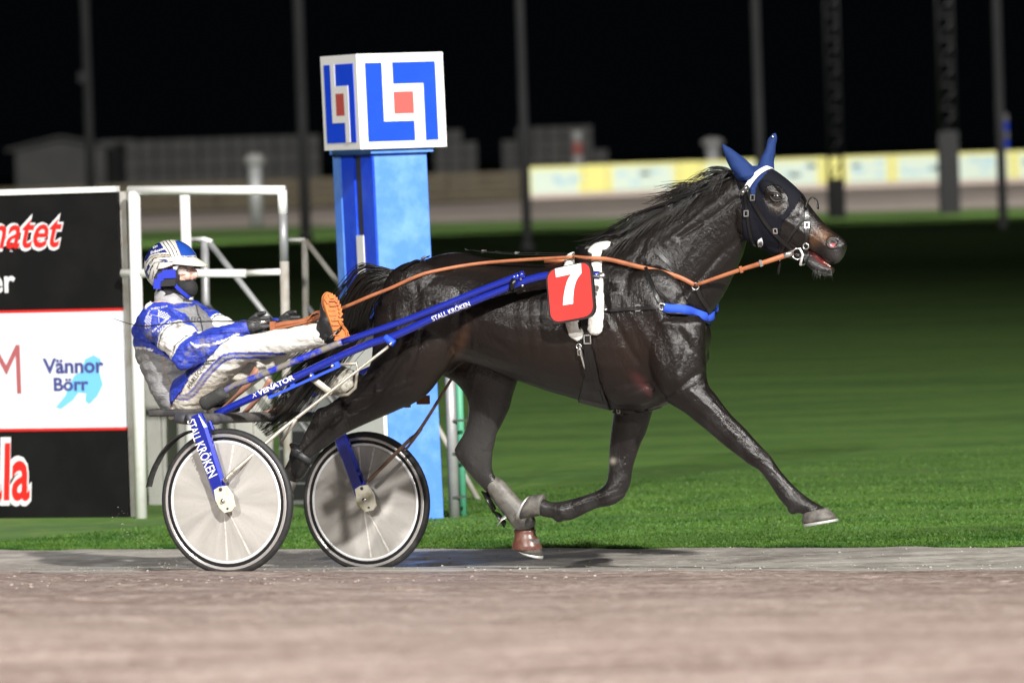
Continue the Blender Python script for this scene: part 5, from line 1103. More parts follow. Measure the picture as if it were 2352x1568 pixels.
chest = [(398, 712), (425, 722), (440, 742), (455, 762), (500, 757), (492, 738), (470, 718), (452, 704), (440, 708)]
m_ = isT & in_poly(UPX, chest) & front; jc[m_] = GREY
m_ = isT & in_poly(UPX, [(448, 764), (504, 757), (512, 800), (452, 806)]) & front; jc[m_] = GREY
jc[isT & front & (seg_dist(UPX, [(440, 764), (470, 765), (506, 757)]) < 2.4)] = WHITE; jc[isT & front & (seg_dist(UPX, [(446, 706), (458, 735), (464, 775), (466, 800)]) < 1.3)] = (.03, .03, .03)
jc[(isT | isU) & (seg_dist(JP, [(372, 690), (352, 698), (338, 710)]) < 3.0)] = WHITE
fa_top = np.isin(JW, ['fa', 'fa2']) & (seg_dist(JP, [(434, 788), (450, 796), (490, 790), (520, 780), (560, 760)]) < 2.4); jc[fa_top] = WHITE
cuff = ((JW == 'fa') & (par['fa'][use] > .93)) | ((JW == 'fa2') & (par['fa2'][use] > .93)); jc[cuff] = (.03, .05, .36)
M['jacket'] = mat('racing_jacket', BLUE, 0.42, vcol=True, noise=[(60, (0.42, 0.41, 0.42), 0.64, 0.74), (9, (0.17, 0.16, 0.155), 0.56, 0.70)], bump=[(9, 0.6, 0.03, (1, 1, 2.6)), (22, 0.6, 0.016, (1, 1, 2.0)), (600, 0.25, 0.0006, I3)])
jk = mesh_obj('jacket', SV, SF, M['jacket'], drv); tint(jk, np.vstack([jc, jc])); nU = len(use)
JS = Surf(W2L(SV[:nU]), [f for f in SF if max(f) < nU])
# trousers
kneeb = np.exp(-((par['th'] - .95) / .25) ** 2) * np.isin(who, ['th', 'shn'])
off = .008 + folds(DV, [(0, (7, 7, 22), .013, 0, 1.7), (0, (26, 22, 34), .007, 0, 5.5)]) * (.7 + .5 * kneeb); off = np.clip(off, .004, .04)
SV, SF, use = DS.shell(tm, off, .005); TPx = DS.side[use]; tc = np.tile((0.70, 0.68, 0.63), (len(use), 1)).astype(float)
sd_ = seg_dist(TPx, spline([(408, 909), (429, 911), (452, 892), (479, 857), (508, 829), (537, 816), (652, 814)], 4)); nr = DS.near[use] | True; out_ = DS.V[use][:, 1]
outer = np.where(DS.near[use], DS.N[use] @ EV < .35, DS.N[use] @ EV > -.35)
tc[(sd_ < 7.5) & outer] = (.045, .06, .36); tc[(sd_ < 2.6) & outer] = (.30, .30, .34)
dirt = np.exp(-((TPx[:, 0] - 500) / 90) ** 2 - ((TPx[:, 1] - 915) / 55) ** 2) * 0.75; nn = np.array([mathutils.noise.noise((p[0] * 26, p[1] * 26, p[2] * 60)) for p in DV[use]]) * .5 + .5; nn2 = np.array([mathutils.noise.noise((p[0] * 5, p[1] * 5, p[2] * 5)) for p in DV[use]]) * .5 + .5
k_ = np.clip(dirt * (.35 + 1.3 * nn) + np.clip(nn2 - .55, 0, 1) * .5 * nn, 0, .65)[:, None]; tc = tc * (1 - k_) + np.array((.40, .34, .24)) * k_
M['trousers'] = mat('white_race_trousers', WHITE, 0.6, vcol=True, noise=[(55, (0.36, 0.30, 0.20), 0.66, 0.78)], bump=[(20, 0.5, 0.018, (1, 1, 2.2)), (700, 0.2, 0.0005, I3)])
tr = mesh_obj('trousers', SV, SF, M['trousers'], drv); tint(tr, np.vstack([tc, tc])); nT = len(use); TS = Surf(W2L(SV[:nT]), [f for f in SF if max(f) < nT])
M['black_print'] = mat('black_print', (0.03, 0.03, 0.03), 0.6)
def px_text(S, body, p0, p1, hpx, m, parent, bold=.01, shear=0, name='lettering', off=.0025, step=3):
    V, Fc = text_geo(body, shear, bold); p0, p1 = np.array(p0, float), np.array(p1, float); d = p1 - p0; L_ = np.linalg.norm(d); d /= L_; up = np.array([d[1], -d[0]])
    V2 = p0 + V[:, :1] / V[:, 0].max() * L_ * d + V[:, 1:2] / .7 * hpx * up; V2, Fc = refine2d(V2, Fc, step)
    return mesh_obj(name, S.lay(V2, off), Fc, m, parent, False)
px_text(TS, 'HARLEQUINE', (437, 893), (481, 829), 10, M['black_print'], tr, 0.0)
# jacket print: checkered flags and lettering on the shoulder
M['pale_print'] = mat('pale_print', (0.62, 0.62, 0.72), 0.6)
def flag(o, ux, uy, nx, ny, sx, sy):
    quads = []; 
    for i in range(nx):
        for j in range(ny):
            if (i + j) % 2: continue
            c = [np.array(o) + np.array(ux) * (i + a) * sx + np.array(uy) * (j + b) * sy for a, b in ((0, 0), (.95, 0), (.95, .95), (0, .95))]; quads.append(c)
    V = np.array(quads).reshape(-1, 2); return JS.lay(V, .0025), [tuple(range(4 * i, 4 * i + 4))[::-1] for i in range(len(quads))]
for args in (((364, 712), (.93, .36), (-.15, 1), 8, 5, 3.2, 3.0), ((349, 724), (-.1, 1), (-1, .18), 10, 5, 3.0, 2.7)):
    V, Fc = flag(*args); o = mesh_obj('checkered_flag', V, Fc, M['pale_print'], jk, False); setp(o, kind='stuff')
MB().tube(JS.lay([(363, 712), (366, 742)], .003), .0012, 6).build('flag_pole', M['pale_print'], jk); MB().tube(JS.lay([(345, 722), (388, 734)], .003), .0012, 6).build('flag_pole', M['pale_print'], jk)
px_text(JS, 'KIM ERIKSSON', (352, 764), (392, 729), 5, M['pale_print'], jk, .02); px_text(JS, 'RACING', (364, 764), (394, 740), 5.5, M['pale_print'], jk, .02)
px_text(JS, 'ESTABLI', (335, 740), (346, 714), 4, M['pale_print'], jk, .01); px_text(JS, 'SHED 2018', (347, 712), (385, 706), 4, M['pale_print'], jk, .01)
px_text(JS, 'RLEEQ', (423, 737), (462, 739), 10, M['black_print'], jk, .0)
# collar, face mask, helmet
M['collar'] = mat('grey_collar', (0.30, 0.30, 0.31), 0.55, noise=(30, (0.42, 0.41, 0.40), 0.5, 0.75), bump=(30, 0.4, 0.008, (1, 1, 3)))
V, Fc = remesh([loft([(357, 669, 432, 685, 0, .080), (354, 679, 441, 696, 0, .090), (356, 692, 439, 705, 0, .094), (362, 702, 430, 711, 0, .090)], 28, 4)], .005, 2); N_ = np.array([mathutils.noise.noise((p[0] * 16, p[1] * 16, p[2] * 50)) for p in V])
col = mesh_obj('collar', L2W(V) + vnormals(L2W(V), Fc) * (N_ * .008)[:, None], Fc, M['collar'], drv); CS = Surf(V, Fc); px_text(CS, 'Brinco', (419, 693), (437, 694), 6, M['black_print'], col, .02, .2, off=.006)
M['mask'] = mat('black_face_mask', (0.012, 0.012, 0.013), 0.8, noise=(90, (0.12, 0.12, 0.12), 0.70, 0.74), bump=[(16, 0.5, 0.012, (1, 1, 2.4))])
mm = in_poly(DS.side, [(400, 640), (425, 641), (460, 638), (460, 690), (430, 700), (350, 690), (350, 652), (380, 650)]) & (side[:, 1] < 682)
SV, SF, use = DS.shell(mm, .007, .004); mesh_obj('face_mask', SV, SF, M['mask'], drv)
# helmet: shell of an ellipsoid, open at the face and ear, with stripes
hb = MB(); hb.sphere((0, 0, 0), 1.0, 280, 170); AX = np.array([(.146, 0, .012), (0, .112, 0), (-.012, 0, .134)]); V = hb.V[0] @ AX + atV(393, 611, 0)
lowb = np.where(V[:, 2] < HC[2], 1, 0)
HLM = Surf(V, hb.F); helm_poly = [(320, 535), (475, 535), (475, 590), (440, 596), (410, 602), (397, 609), (378, 616), (362, 619), (355, 634), (351, 657), (320, 662)]
hmask = in_poly(HLM.side, helm_poly)
SV, SF, use = HLM.shell(hmask, 0.0, .016); hp_ = HLM.side[use]; hc = np.tile((.52, .51, .48), (len(use), 1)).astype(float); NV, LB = (.012, .022, .14), (.012, .055, .30)
def hpaint(poly, c): hc[in_poly(hp_, poly)] = c
hpaint([(402, 553), (412, 552), (432, 560), (446, 573), (455, 586), (440, 587), (416, 588)], LB); hpaint([(330, 560), (352, 552), (368, 558), (384, 580), (362, 581), (345, 586), (336, 600), (328, 600)], NV); hpaint([(363, 597), (376, 595), (390, 597), (384, 601), (374, 600)], NV)
hpaint([(330, 625), (334, 622), (342, 606), (345, 612), (338, 625), (343, 634), (342, 640), (334, 638)], NV)
def hline(l, w, c): hc[seg_dist(hp_, spline(l, 4) if len(l) > 2 else np.array(l, float)) < w] = c
for l in ([(374, 556), (386, 574), (394, 591)], [(381, 553), (393, 570), (402, 589)], [(388, 551), (401, 569), (409, 587)], [(336, 604), (345, 592), (362, 585), (392, 585)], [(338, 613), (349, 597), (364, 591), (390, 590)], [(344, 620), (353, 606), (362, 602), (395, 601), (408, 594), (420, 590), (455, 589)], [(346, 606), (352, 596)], [(366, 602), (360, 618)], [(341, 640), (346, 620), (352, 610)], [(350, 640), (353, 622)], [(396, 608), (412, 597), (440, 594)]): hline(l, 0.9, (.02, .02, .02))
hline([(348, 594), (364, 588), (391, 587.5)], 1.0, (.30, .22, .10)); hline([(398, 555), (408, 570), (414, 588)], 1.2, (.42, .36, .2))
M['helmet'] = mat('helmet_lacquer', WHITE, 0.22, vcol=True, coat=0.7, noise=[(50, (0.45, 0.43, 0.40), 0.68, 0.74)])
hl = mesh_obj('helmet', SV, SF, M['helmet'], drv); tint(hl, np.vstack([hc, hc])); HLS = Surf(W2L(SV[:len(use)]), [f for f in SF if max(f) < len(use)])
px_text(HLS, 'Kim', (352, 572), (363, 566), 5, M['white_print'], hl, .02, .3, off=.0015); px_text(HLS, 'Eriksson', (346, 584), (379, 573), 6, M['white_print'], hl, .02, .3, off=.0015)
# peak
uc, vc_ = atV(418, 600, 0), None; V = []; n = 17
for i in range(n):
    t = -1 + 2 * i / (n - 1); w = .098 * math.sin(t * math.pi / 2); 
    ui = atV(405, 600, 0)[0] + .100 * math.cos(t * math.pi / 2) ** .7 ; uo = ui + .010 + .062 * max(0, math.cos(t * math.pi / 2)); zi = atV(440, 593, 0)[2] - .012 * abs(t) ** 2
    V += [(ui - .02, w, zi + .010), (ui, w, zi + .004), (uo, w * 1.03, zi - .030 * max(0, math.cos(t * math.pi / 2)) - .008), (uo - .004, w * 1.02, zi - .030 * max(0, math.cos(t * math.pi / 2)) - .015), (ui - .02, w, zi - .010)]
Fc = [(i * 5 + j, i * 5 + (j + 1) % 5, (i + 1) * 5 + (j + 1) % 5, (i + 1) * 5 + j) for i in range(n - 1) for j in range(5)]
M['peak'] = mat('helmet_peak', (0.66, 0.62, 0.52), 0.4, noise=(20, (0.5, 0.45, 0.34), 0.5, 0.75)); pk = mesh_obj('peak', L2W(np.array(V)), Fc, M['peak'], hl)
bm = bmesh.new(); bm.from_mesh(pk.data); bmesh.ops.recalc_face_normals(bm, faces=bm.faces[:]); bm.to_mesh(pk.data); bm.free()
# ear pads and chin strap
M['pad_blue'] = mat('blue_webbing', (0.022, 0.040, 0.46), 0.55, noise=(40, (0.3, 0.3, 0.4), 0.68, 0.75)); M['pad_black'] = mat('black_padding', (0.02, 0.02, 0.02), 0.7, noise=(40, (0.2, 0.2, 0.19), 0.66, 0.74))
def slabpx(name, poly, v, th, m, parent):
    V, Fc = tri_fill(poly, None); P = np.array([atV(x, y, v) for x, y in V]); k = len(P); P = np.vstack([P, P + (0, th, 0)]); bnd = {}
    for f in Fc:
        for a, b in zip(f, f[1:] + f[:1]): bnd[(a, b)] = 1
    Fa = list(Fc) + [tuple(i + k for i in f[::-1]) for f in Fc] + [(b, a, a + k, b + k) for (a, b) in bnd if (b, a) not in bnd]
    o = mesh_obj(name, L2W(P), Fa, m, parent, False); bm = bmesh.new(); bm.from_mesh(o.data); bmesh.ops.recalc_face_normals(bm, faces=bm.faces[:]); bm.to_mesh(o.data); bm.free(); return o
slabpx('ear_pad', [(353, 632), (358, 622), (374, 619), (402, 620), (403, 640), (402, 656), (370, 658), (354, 654)], -.098, .05, M['pad_black'], hl)
slabpx('blue_tab', [(372, 620), (401, 618), (403, 638), (373, 640)], -.104, .01, M['pad_blue'], hl); slabpx('blue_tab', [(353, 640), (369, 643), (367, 664), (352, 663)], -.104, .012, M['pad_blue'], hl); slabpx('blue_tab', [(361, 630), (374, 624), (376, 644), (360, 650)], -.102, .01, M['pad_blue'], hl)
slabpx('white_liner', [(397, 613), (409, 610), (402, 625)], -.085, .02, M['white_paint'], hl)
MB().ribbon(L2W(np.array([atV(398, 650, -.090), atV(408, 661, -.080), atV(419, 671, -.066), atV(430, 680, -.048), atV(436, 684, -.03)])), EU * .7 + EZ * .7, .018, .004).build('chin_strap', M['pad_blue'], hl, False)
# goggles
M['lens'] = bpy.data.materials.new('clear_lens'); M['lens'].use_nodes = True; _b = M['lens'].node_tree.nodes['Principled BSDF']; _b.inputs['Base Color'].default_value = (.78, .74, .70, 1); _b.inputs['Alpha'].default_value = .16; _b.inputs['Roughness'].default_value = .06
gl = mm2 = None
t = np.linspace(-1, 1, 15); uf = atV(446, 618, 0)[0]; zt_, zb2 = atV(446, 610, 0)[2], atV(446, 629, 0)[2]
V = []
for s in t:
    w = .071 * s; uu = uf - .052 * s * s - .002
    for z in (zt_, (zt_ + zb2) / 2, zb2 + .012 * (1 - abs(abs(s) - .5) * 2) * 0): V.append((uu, w, z))
V = np.array(V); V2 = V - (.003, 0, 0); k = len(V); Fc = [(i * 3 + j, i * 3 + j + 1, (i + 1) * 3 + j + 1, (i + 1) * 3 + j) for i in range(14) for j in range(2)]
gg = mesh_obj('goggles', L2W(np.vstack([V, V2])), Fc + [tuple(q + k for q in f[::-1]) for f in Fc], M['lens'], drv)
MB().tube(L2W(V[0::3] + (.002, 0, 0)), .003, 8).build('goggle_frame', M['dark_steel'], gg); MB().tube(L2W(V[2::3] + (.001, 0, 0)), .0013, 6).build('goggle_edge', M['dark_steel'], gg)
MB().ribbon(L2W(np.array([(uf - .052, -.072, (zt_ + zb2) / 2 + .01), (uf - .10, -.082, (zt_ + zb2) / 2 + .008)])), EZ, .012, .003).build('goggle_strap', M['dark_steel'], gg)
M['eye_white'] = mat('eye_white', (.7, .66, .62), .3); M['brow'] = mat('brow_hair', (.12, .07, .04), .7)
for s in (-1, 1):
    q = atV(433, 621, 0) + (0, s * .034, 0); MB().sphere(L2W(q), (.012, .012, .009), 10, 8).build('eye', M['eye_white'], drv); MB().sphere(L2W(q + (.010, s * .001, 0)), .005, 8, 6).build('iris', M['black_print'], drv)
    MB().tube(L2W(np.array([q + (.004, -.014, .016), q + (.008, 0, .019), q + (.0, .014, .016)])), .003, 6).build('eyebrow', M['brow'], drv)
# gloved hands: palm, four bent fingers and a thumb each
M['glove'] = mat('black_glove', (0.024, 0.024, 0.025), 0.5, noise=(60, (0.07, 0.07, 0.07), 0.55, 0.72), bump=(60, 0.4, 0.004, I3))
def hand(wrist, dirn, v0, scale, name):
    W0 = atV(*wrist, v0); parts = []; f = np.array(dirn, float); f /= np.linalg.norm(f); up = np.array([0, 0, 1.0]); up -= f * (up @ f); up /= np.linalg.norm(up); lat = np.cross(f, up); s = scale
    def L(a, b, c): return W0 + (f * a + up * b + lat * c) * s
    parts.append(capsule(L(-.02, 0, 0), L(.03, 0.0, 0), .036 * s, .037 * s)); parts.append(ellip(L(.058, .002, .0), [f * .048 * s, up * .044 * s, lat * .026 * s]))
    for i in range(4):                     # knuckles stacked from index (top) to little finger, curling round the reins
        h = .033 - i * .021; ln = (1.0, 1.08, 1.02, .86)[i]; k = L(.088, h, .012); a = L(.088 + .034 * ln, h - .002, .004); b = L(.098 + .018 * ln, h - .004, -.024); c = L(.075, h - .006, -.030)
        parts += [capsule(L(.06, h * .8, .008), k, .012 * s, .0118 * s), capsule(k, a, .0118 * s, .0108 * s), capsule(a, b, .0108 * s, .0100 * s), capsule(b, c, .0100 * s, .0085 * s)]
    parts += [capsule(L(.02, .030, -.010), L(.055, .055, -.022), .0145 * s, .0128 * s), capsule(L(.055, .055, -.022), L(.095, .058, -.016), .0128 * s, .0105 * s)]
    V, Fc = remesh(parts, .0032, 2); return mesh_obj(name, L2W(V), Fc, M['glove'], drv)
hand((566, 752), (1, .06, .10), -.165, 1.06, 'glove'); hand((636, 748), (1, .0, .05), -.02, 1.06, 'glove')
# boots with orange soles
M['boot'] = mat('black_boot', (0.016, 0.016, 0.017), 0.45, noise=(26, (0.13, 0.125, 0.12), 0.58, 0.74), bump=(50, 0.3, 0.004, I3)); M['sole'] = mat('orange_sole', (0.52, 0.17, 0.042), 0.55, noise=[(16, (0.36, 0.125, 0.055), 0.48, 0.7), (9, (0.32, 0.25, 0.18), 0.62, 0.75)]); M['sole_line'] = mat('orange_welt', (0.70, 0.22, 0.07), 0.5)
nS = np.array([math.sin(math.radians(32)), -math.cos(math.radians(32)), 0.06]); nS /= np.linalg.norm(nS)
def onP(x, y, P0, n): d = ray(x, y); s = ((P0 - CAMP) @ n) / (d @ n); return CAMP + s * d
P0 = L2W(atV(772, 738, -.345))
sole_px = [(745, 698), (746, 681), (756, 671), (768, 678), (777, 694), (782, 716), (782, 739), (786, 750), (795, 761), (801, 776), (800, 784), (788, 792), (775, 793), (764, 756), (753, 724)]
def boot(P0, mirror=False):
    tr_ = (lambda W: L2W(W2L(W) * (1, -1, 1))) if mirror else (lambda W: W)
    ring = np.array([onP(x, y, P0, nS) for x, y in spline(np.array(sole_px + sole_px[:1], float), 4)[:-1]]); c = ring.mean(0); k = len(ring); V = []
    for dd, sc in ((0, .97), (-.006, 1.0), (-.014, 1.0)): V.append(c + (ring - c) * sc + nS * dd)
    V = np.concatenate(V); Fs = [(i * k + j, i * k + (j + 1) % k, (i + 1) * k + (j + 1) % k, (i + 1) * k + j) for i in range(2) for j in range(k)]
    cap, fc = V[:k], [tuple(range(k))]
    bt = empty('tmp', (0, 0, 0)); bpy.data.objects.remove(bt)
    ank = L2W(an); body_ = [(W2L(np.concatenate([c + (ring - c) * .985 + nS * dd for dd in (-.012, -.034)])), [(j, (j + 1) % k, k + (j + 1) % k, k + j) for j in range(k)] + [tuple(range(k))[::-1], tuple(range(k, 2 * k))])]
    toe = W2L(onP(760, 700, P0, nS) - nS * .04); midf = W2L(onP(768, 735, P0, nS) - nS * .05); heel = W2L(onP(780, 770, P0, nS) - nS * .045)
    body_ += [capsule(toe, midf, .036, .048, 18), capsule(midf, heel, .050, .044, 18), capsule(midf, an + (.0, 0, 0), .052, .058, 18), capsule(heel, an, .046, .056, 18), capsule(an, an - (.09, 0, 0) * 1 + (0, .02, 0), .054, .050, 18)]
    V2, F2 = remesh(body_, .0045, 4); W2 = tr_(L2W(V2)); o = mesh_obj('boot', W2, F2, M['boot'], drv)
    so = mesh_obj('sole', tr_(V), Fs + [tuple(range(k))], M['sole'], o, False)
    w2 = np.concatenate([c + (ring - c) * s + nS * dd for dd, s in ((-.020, 1.0), (-.020, 1.018), (-.025, 1.018), (-.025, 1.0))]); mesh_obj('welt', tr_(w2), [(i * k + j, i * k + (j + 1) % k, (i + 1) % 4 * k + (j + 1) % k, (i + 1) % 4 * k + j) for i in range(4) for j in range(k)], M['sole_line'], o, False)
    lugs = MB(); rg = random.Random(2)                  # tread blocks
    for i in range(3, k - 12, 2):
        p = c + (ring[i] - c) * .86; e_ = (c - ring[i]) / np.linalg.norm(c - ring[i]); q = np.cross(nS, e_); lugs.box(tr_(p + nS * .004), (tr_(e_ + ORG) - ORG) * .012 if False else e_ * .013, q * .006, nS * .005)
    for i in range(9):
        t_ = i / 8; p = onP(760 + 14 * t_, 690 + 90 * t_, P0, nS); lugs.box(p + nS * .003 + np.array([rg.uniform(-.005, .005), 0, 0]), np.array([.016, .010, 0]), np.array([0, 0, .004]), nS * .004)
    if not mirror: setp(lugs.build('tread', M['sole'], so, False), kind='stuff')
    return o
bo = boot(P0); boot(P0, True)
MB().ribbon(np.array([onP(745, 784, P0 - nS * .045, nS), onP(757, 778, P0 - nS * .01, nS) + nS * .004, onP(772, 765, P0 + nS * .008, nS), onP(785, 752, P0 + nS * .004, nS), onP(786, 746, P0 - nS * .02, nS)]), EZ + EU * .3, .02, .004).build('spur_strap', M['leather'], bo)
# ================================================================== harness, bridle, reins, number plate, whip
M['fleece'] = mat('white_fleece', (0.72, 0.70, 0.65), 0.95, bump=[(55, 0.9, 0.012, I3), (260, 0.5, 0.003, I3)], noise=(20, (0.55, 0.50, 0.43), 0.58, 0.75))
M['collar_blue'] = mat('blue_felt', (0.018, 0.075, 0.56), 0.85, noise=(30, (0.10, 0.13, 0.28), 0.62, 0.75), bump=(200, 0.3, 0.002, I3))
har = empty('harness', tuple(L2W(atV(1345, 660, -.30))), 'black leather racing harness with white fleece saddle pad and blue breast collar', 'harness')
def mirror_w(W): return L2W(W2L(W) * (1, -1, 1))
def padtube(name, px, r, m, off):
    P = HS.lay(spline(np.array(px, float), 6), off)
    for _ in range(4): P[1:-1] = (P[:-2] + 2 * P[1:-1] + P[2:]) / 4
    k = len(P); rr = np.full(k, r); rr[0] = rr[-1] = r * .45; rr[1] = rr[-2] = r * .8; V, Fc = tube_geo(P, rr, 18); Nn = np.array([np.array(HS.bvh.find_nearest(Vector(p))[1]) for p in P])
    for _ in range(4): Nn[1:-1] = (Nn[:-2] + 2 * Nn[1:-1] + Nn[2:]) / 4
    Pr, Nr = np.repeat(P, 18, 0), np.repeat(Nn, 18, 0); D = V - Pr; V = Pr + D - Nr * (0.52 * np.sum(D * Nr, 1))[:, None]
    nz = np.array([mathutils.noise.noise((q[0] * 38, q[1] * 38, q[2] * 38)) for q in V]); V = V + (V - Pr) * (.16 * nz)[:, None]
    mesh_obj(name, V, Fc, m, har); mesh_obj(name, mirror_w(V), [f[::-1] for f in Fc], m, har)
padtube('saddle_pad', [(1398, 574), (1384, 570), (1370, 577), (1366, 600), (1369, 640), (1372, 690), (1371, 735), (1366, 768)], .038, M['fleece'], .014)
padtube('saddle_pad', [(1332, 582), (1318, 588), (1312, 620), (1311, 680), (1313, 730), (1322, 762), (1340, 772)], .034, M['fleece'], .014)
def strap(px, w, m=None, off=.006, t=.004, name='strap', parent=None, sub=5):
    V, Fc = HS.strap(np.array(px, float), w, off, t, sub); return mesh_obj(name, V, Fc, m or M['leather'], parent or har, False)
def buckle(x, y, s=.016, parent=None, off=.010, S=None):
    p, n = HS.hit(x, y); p = p + n * off; a = np.cross(n, [0, 0, 1.0]); a /= np.linalg.norm(a); b = np.cross(n, a); mb = MB()
    for d, e, l in ((a, b, 1), (-a, b, 1), (b, a, .8), (-b, a, .8)): mb.box(p + d * s * (.8 if l == 1 else 1), e * s * l * 1.1, n * .002, d * .0025)
    return mb.build('buckle', M['metal'], parent or har, False)
strap([(1345, 575), (1343, 600), (1345, 660), (1343, 720), (1350, 790), (1362, 860), (1378, 915)], .040, off=.012, t=.007, name='girth')
strap([(1356, 800), (1368, 850), (1376, 890)], .03, off=.018, name='girth_billet'); strap([(1330, 740), (1334, 780), (1340, 800)], .022, off=.02, name='girth_billet'); strap([(1336, 800), (1344, 830), (1352, 870)], .018, off=.014, name='girth_billet')
gm = in_poly(HS.side, [(1341, 862), (1374, 862), (1386, 895), (1404, 940), (1398, 960), (1326, 950), (1330, 912), (1336, 890)])
V, Fc, _u = HS.shell(gm, .010, .006); mesh_obj('belly_pad', V, Fc, M['leather'], har)
buckle(1352, 778, .020, off=.022); buckle(1336, 806, .012, off=.026)
V = HS.lay([(1334, 792), (1338, 812), (1343, 832), (1346, 842)], .022); MB().tube(V, [.004, .006, .005, .004], 8).build('snap_hook', M['metal'], har)
MB().torus(HS.lay([(1333, 794)], .022)[0], -EV, .012, .003).build('ring', M['metal'], har)
# saddle tree on the back with its terrets
MB().ribbon(np.array([L2W(q) for q in spline(np.array([atV(1338, 640, -.30), atV(1340, 600, -.20) + (0, 0, .01), atV(1342, 577, -.06) + (0, 0, .01), atV(1342, 573, .06) + (0, 0, .01)]), 5)]), EU, .085, .012).build('saddle_tree', M['leather'], har)
for x, y, v in ((1318, 590, -.15), (1336, 581, -.06)): MB().torus(L2W(atV(x, y, v)), EU + EZ * .2, .016, .0035).build('terret', M['metal'], har)
MB().tube(L2W(np.array([atV(1330, 586, -.1), atV(1350, 570, -.05), atV(1362, 566, -.03)])), [.008, .012, .006], 8).build('saddle_hook', M['metal'], har)
for px, v in (([(1068, 571), (1078, 575), (1120, 578), (1190, 581), (1260, 581), (1328, 583)], -.01), ([(1080, 574), (1130, 580), (1200, 585), (1290, 585), (1330, 586)], -.03)):
    P = L2W(spline(np.array([atV(x, y, v) for x, y in px]), 5)); MB().ribbon(P, EV, .018, .005).build('back_strap', M['leather'], har)
bsb = MB()
for x, y in ((1112, 577), (1143, 579), (1188, 581), (1236, 582)): bsb = MB().box(L2W(atV(x, y, -.018)), EU * .007, EV * .015, EZ * .007); bsb.build('keeper', M['leather'] if x in (1143, 1236) else M['metal'], har, False)
strap([(925, 622), (945, 608), (965, 600), (988, 594)], .016, off=.012, name='crupper'); buckle(975, 598, .009, off=.016)
# breast collar
strap([(1388, 712), (1420, 711), (1470, 708), (1517, 705)], .018, off=.010, name='trace_strap'); buckle(1467, 708, .014); MB().torus(HS.lay([(1520, 705)], .010)[0], -EV + EU * .2, .016, .0035).build('ring', M['metal'], har)
MB().tube(HS.lay([(1378, 710), (1390, 712), (1396, 712)], .012), .006, 8).build('snap_hook', M['metal'], har)
near = HS.lay(spline(np.array([(1526, 707), (1550, 709), (1580, 713), (1610, 720), (1634, 730)], float), 5), .022); tip = atV(1634, 741, 0); Ln = W2L(near); q = HS.bvh.ray_cast(Vector(L2W(np.array([tip[0] + .5, 0, tip[2]]))), Vector(-EU)); fr = np.array(q[0])
fl = W2L(fr) ; pathl = list(Ln) + [np.array([Ln[-1][0] * .35 + (fl[0] + .016) * .65, Ln[-1][1] * .55, Ln[-1][2] - .012]), np.array([fl[0] + .016, 0, Ln[-1][2] - .018])]; pathl += [p * (1, -1, 1) for p in pathl[-2::-1]]; pathl = np.array(pathl)
for _ in range(3): pathl[1:-1] = (pathl[:-2] + 2 * pathl[1:-1] + pathl[2:]) / 4
MB().ribbon(L2W(spline(np.array(pathl), 2)), EZ, .043, .012).build('breast_collar', M['collar_blue'], har); MB().ribbon(L2W(spline(np.array(pathl) - (.0, 0, .0225), 2)), EZ, .006, .014).build('collar_edge', M['leather'], har)
strap([(1478, 590), (1488, 625), (1503, 665), (1519, 700)], .016, name='neck_strap', off=.012); strap([(1505, 572), (1530, 598), (1560, 625), (1596, 650), (1608, 680), (1628, 712), (1640, 745)], .018, name='martingale', off=.014)
MB().torus(HS.lay([(1600, 658)], .022)[0], -EV + EU * .4, .0165, .0035).build('ring', M['metal'], har)
strap([(1402, 940), (1430, 943), (1470, 944), (1518, 931)], .016, off=.010, name='belly_strap'); buckle(1425, 942, .012, off=.014)
# overcheck rein along the mane
P = L2W(spline(np.array([atV(1340, 571, -.03), atV(1372, 550, -.03), atV(1392, 536, -.03), atV(1420, 514, -.04), atV(1465, 490, -.05), atV(1540, 462, -.06), atV(1610, 436, -.06), atV(1684, 405, -.05)]), 6)); MB().ribbon(P, EZ, .013, .005).build('overcheck', M['leather'], har)
P = L2W(spline(np.array([atV(1354, 562, -.05), atV(1365, 551, -.05), atV(1402, 523, -.06), atV(1438, 503, -.06), atV(1440, 508, -.07), atV(1408, 535, -.07), atV(1384, 541, -.06), atV(1366, 552, -.06)]), 5)); MB().tube(P, .0055, 8).build('check_loop', M['leather'], har)
# bridle
bri = empty('bridle', tuple(L2W(atV(1735, 470, -.1))), 'black bridle with a white browband and ring bit on the horse head', 'bridle')
def bst(px, w, off=.010, name='cheek_strap', m=None): return strap(px, w, m, off, .004, name, bri)
bst([(1694, 400), (1706, 422), (1720, 441)], .020, .012, 'crown_strap'); bst([(1720, 441), (1735, 470), (1762, 514), (1790, 545), (1824, 574)], .017, .012); bst([(1715, 446), (1716, 470), (1720, 500), (1728, 545), (1744, 572)], .014, .012, 'throat_latch')
M['browband'] = mat('white_browband', (0.76, 0.72, 0.68), 0.5, noise=(40, (0.55, 0.42, 0.38), 0.56, 0.72), bump=(160, 0.4, 0.003, I3)); bst([(1716, 438), (1725, 422), (1740, 404), (1757, 393), (1774, 389), (1787, 393)], .027, .016, 'browband', M['browband'])
bst([(1708, 446), (1715, 438), (1724, 430)], .026, .022, 'rosette_tab', M['rubber'])
for x, y in ((1718, 434), (1713, 442)): p, n = HS.hit(x, y); MB().sphere(p + n * .024, .007, 10, 6).build('stud', M['metal'], bri)
bst([(1786, 394), (1805, 408), (1826, 430), (1846, 458), (1851, 476)], .014, .008, 'face_strap'); bst([(1850, 474), (1853, 500), (1855, 530), (1853, 558), (1853, 600)], .018, .010, 'noseband'); bst([(1880, 486), (1862, 494), (1840, 512), (1812, 548), (1792, 586)], .011, .007, 'figure_eight')
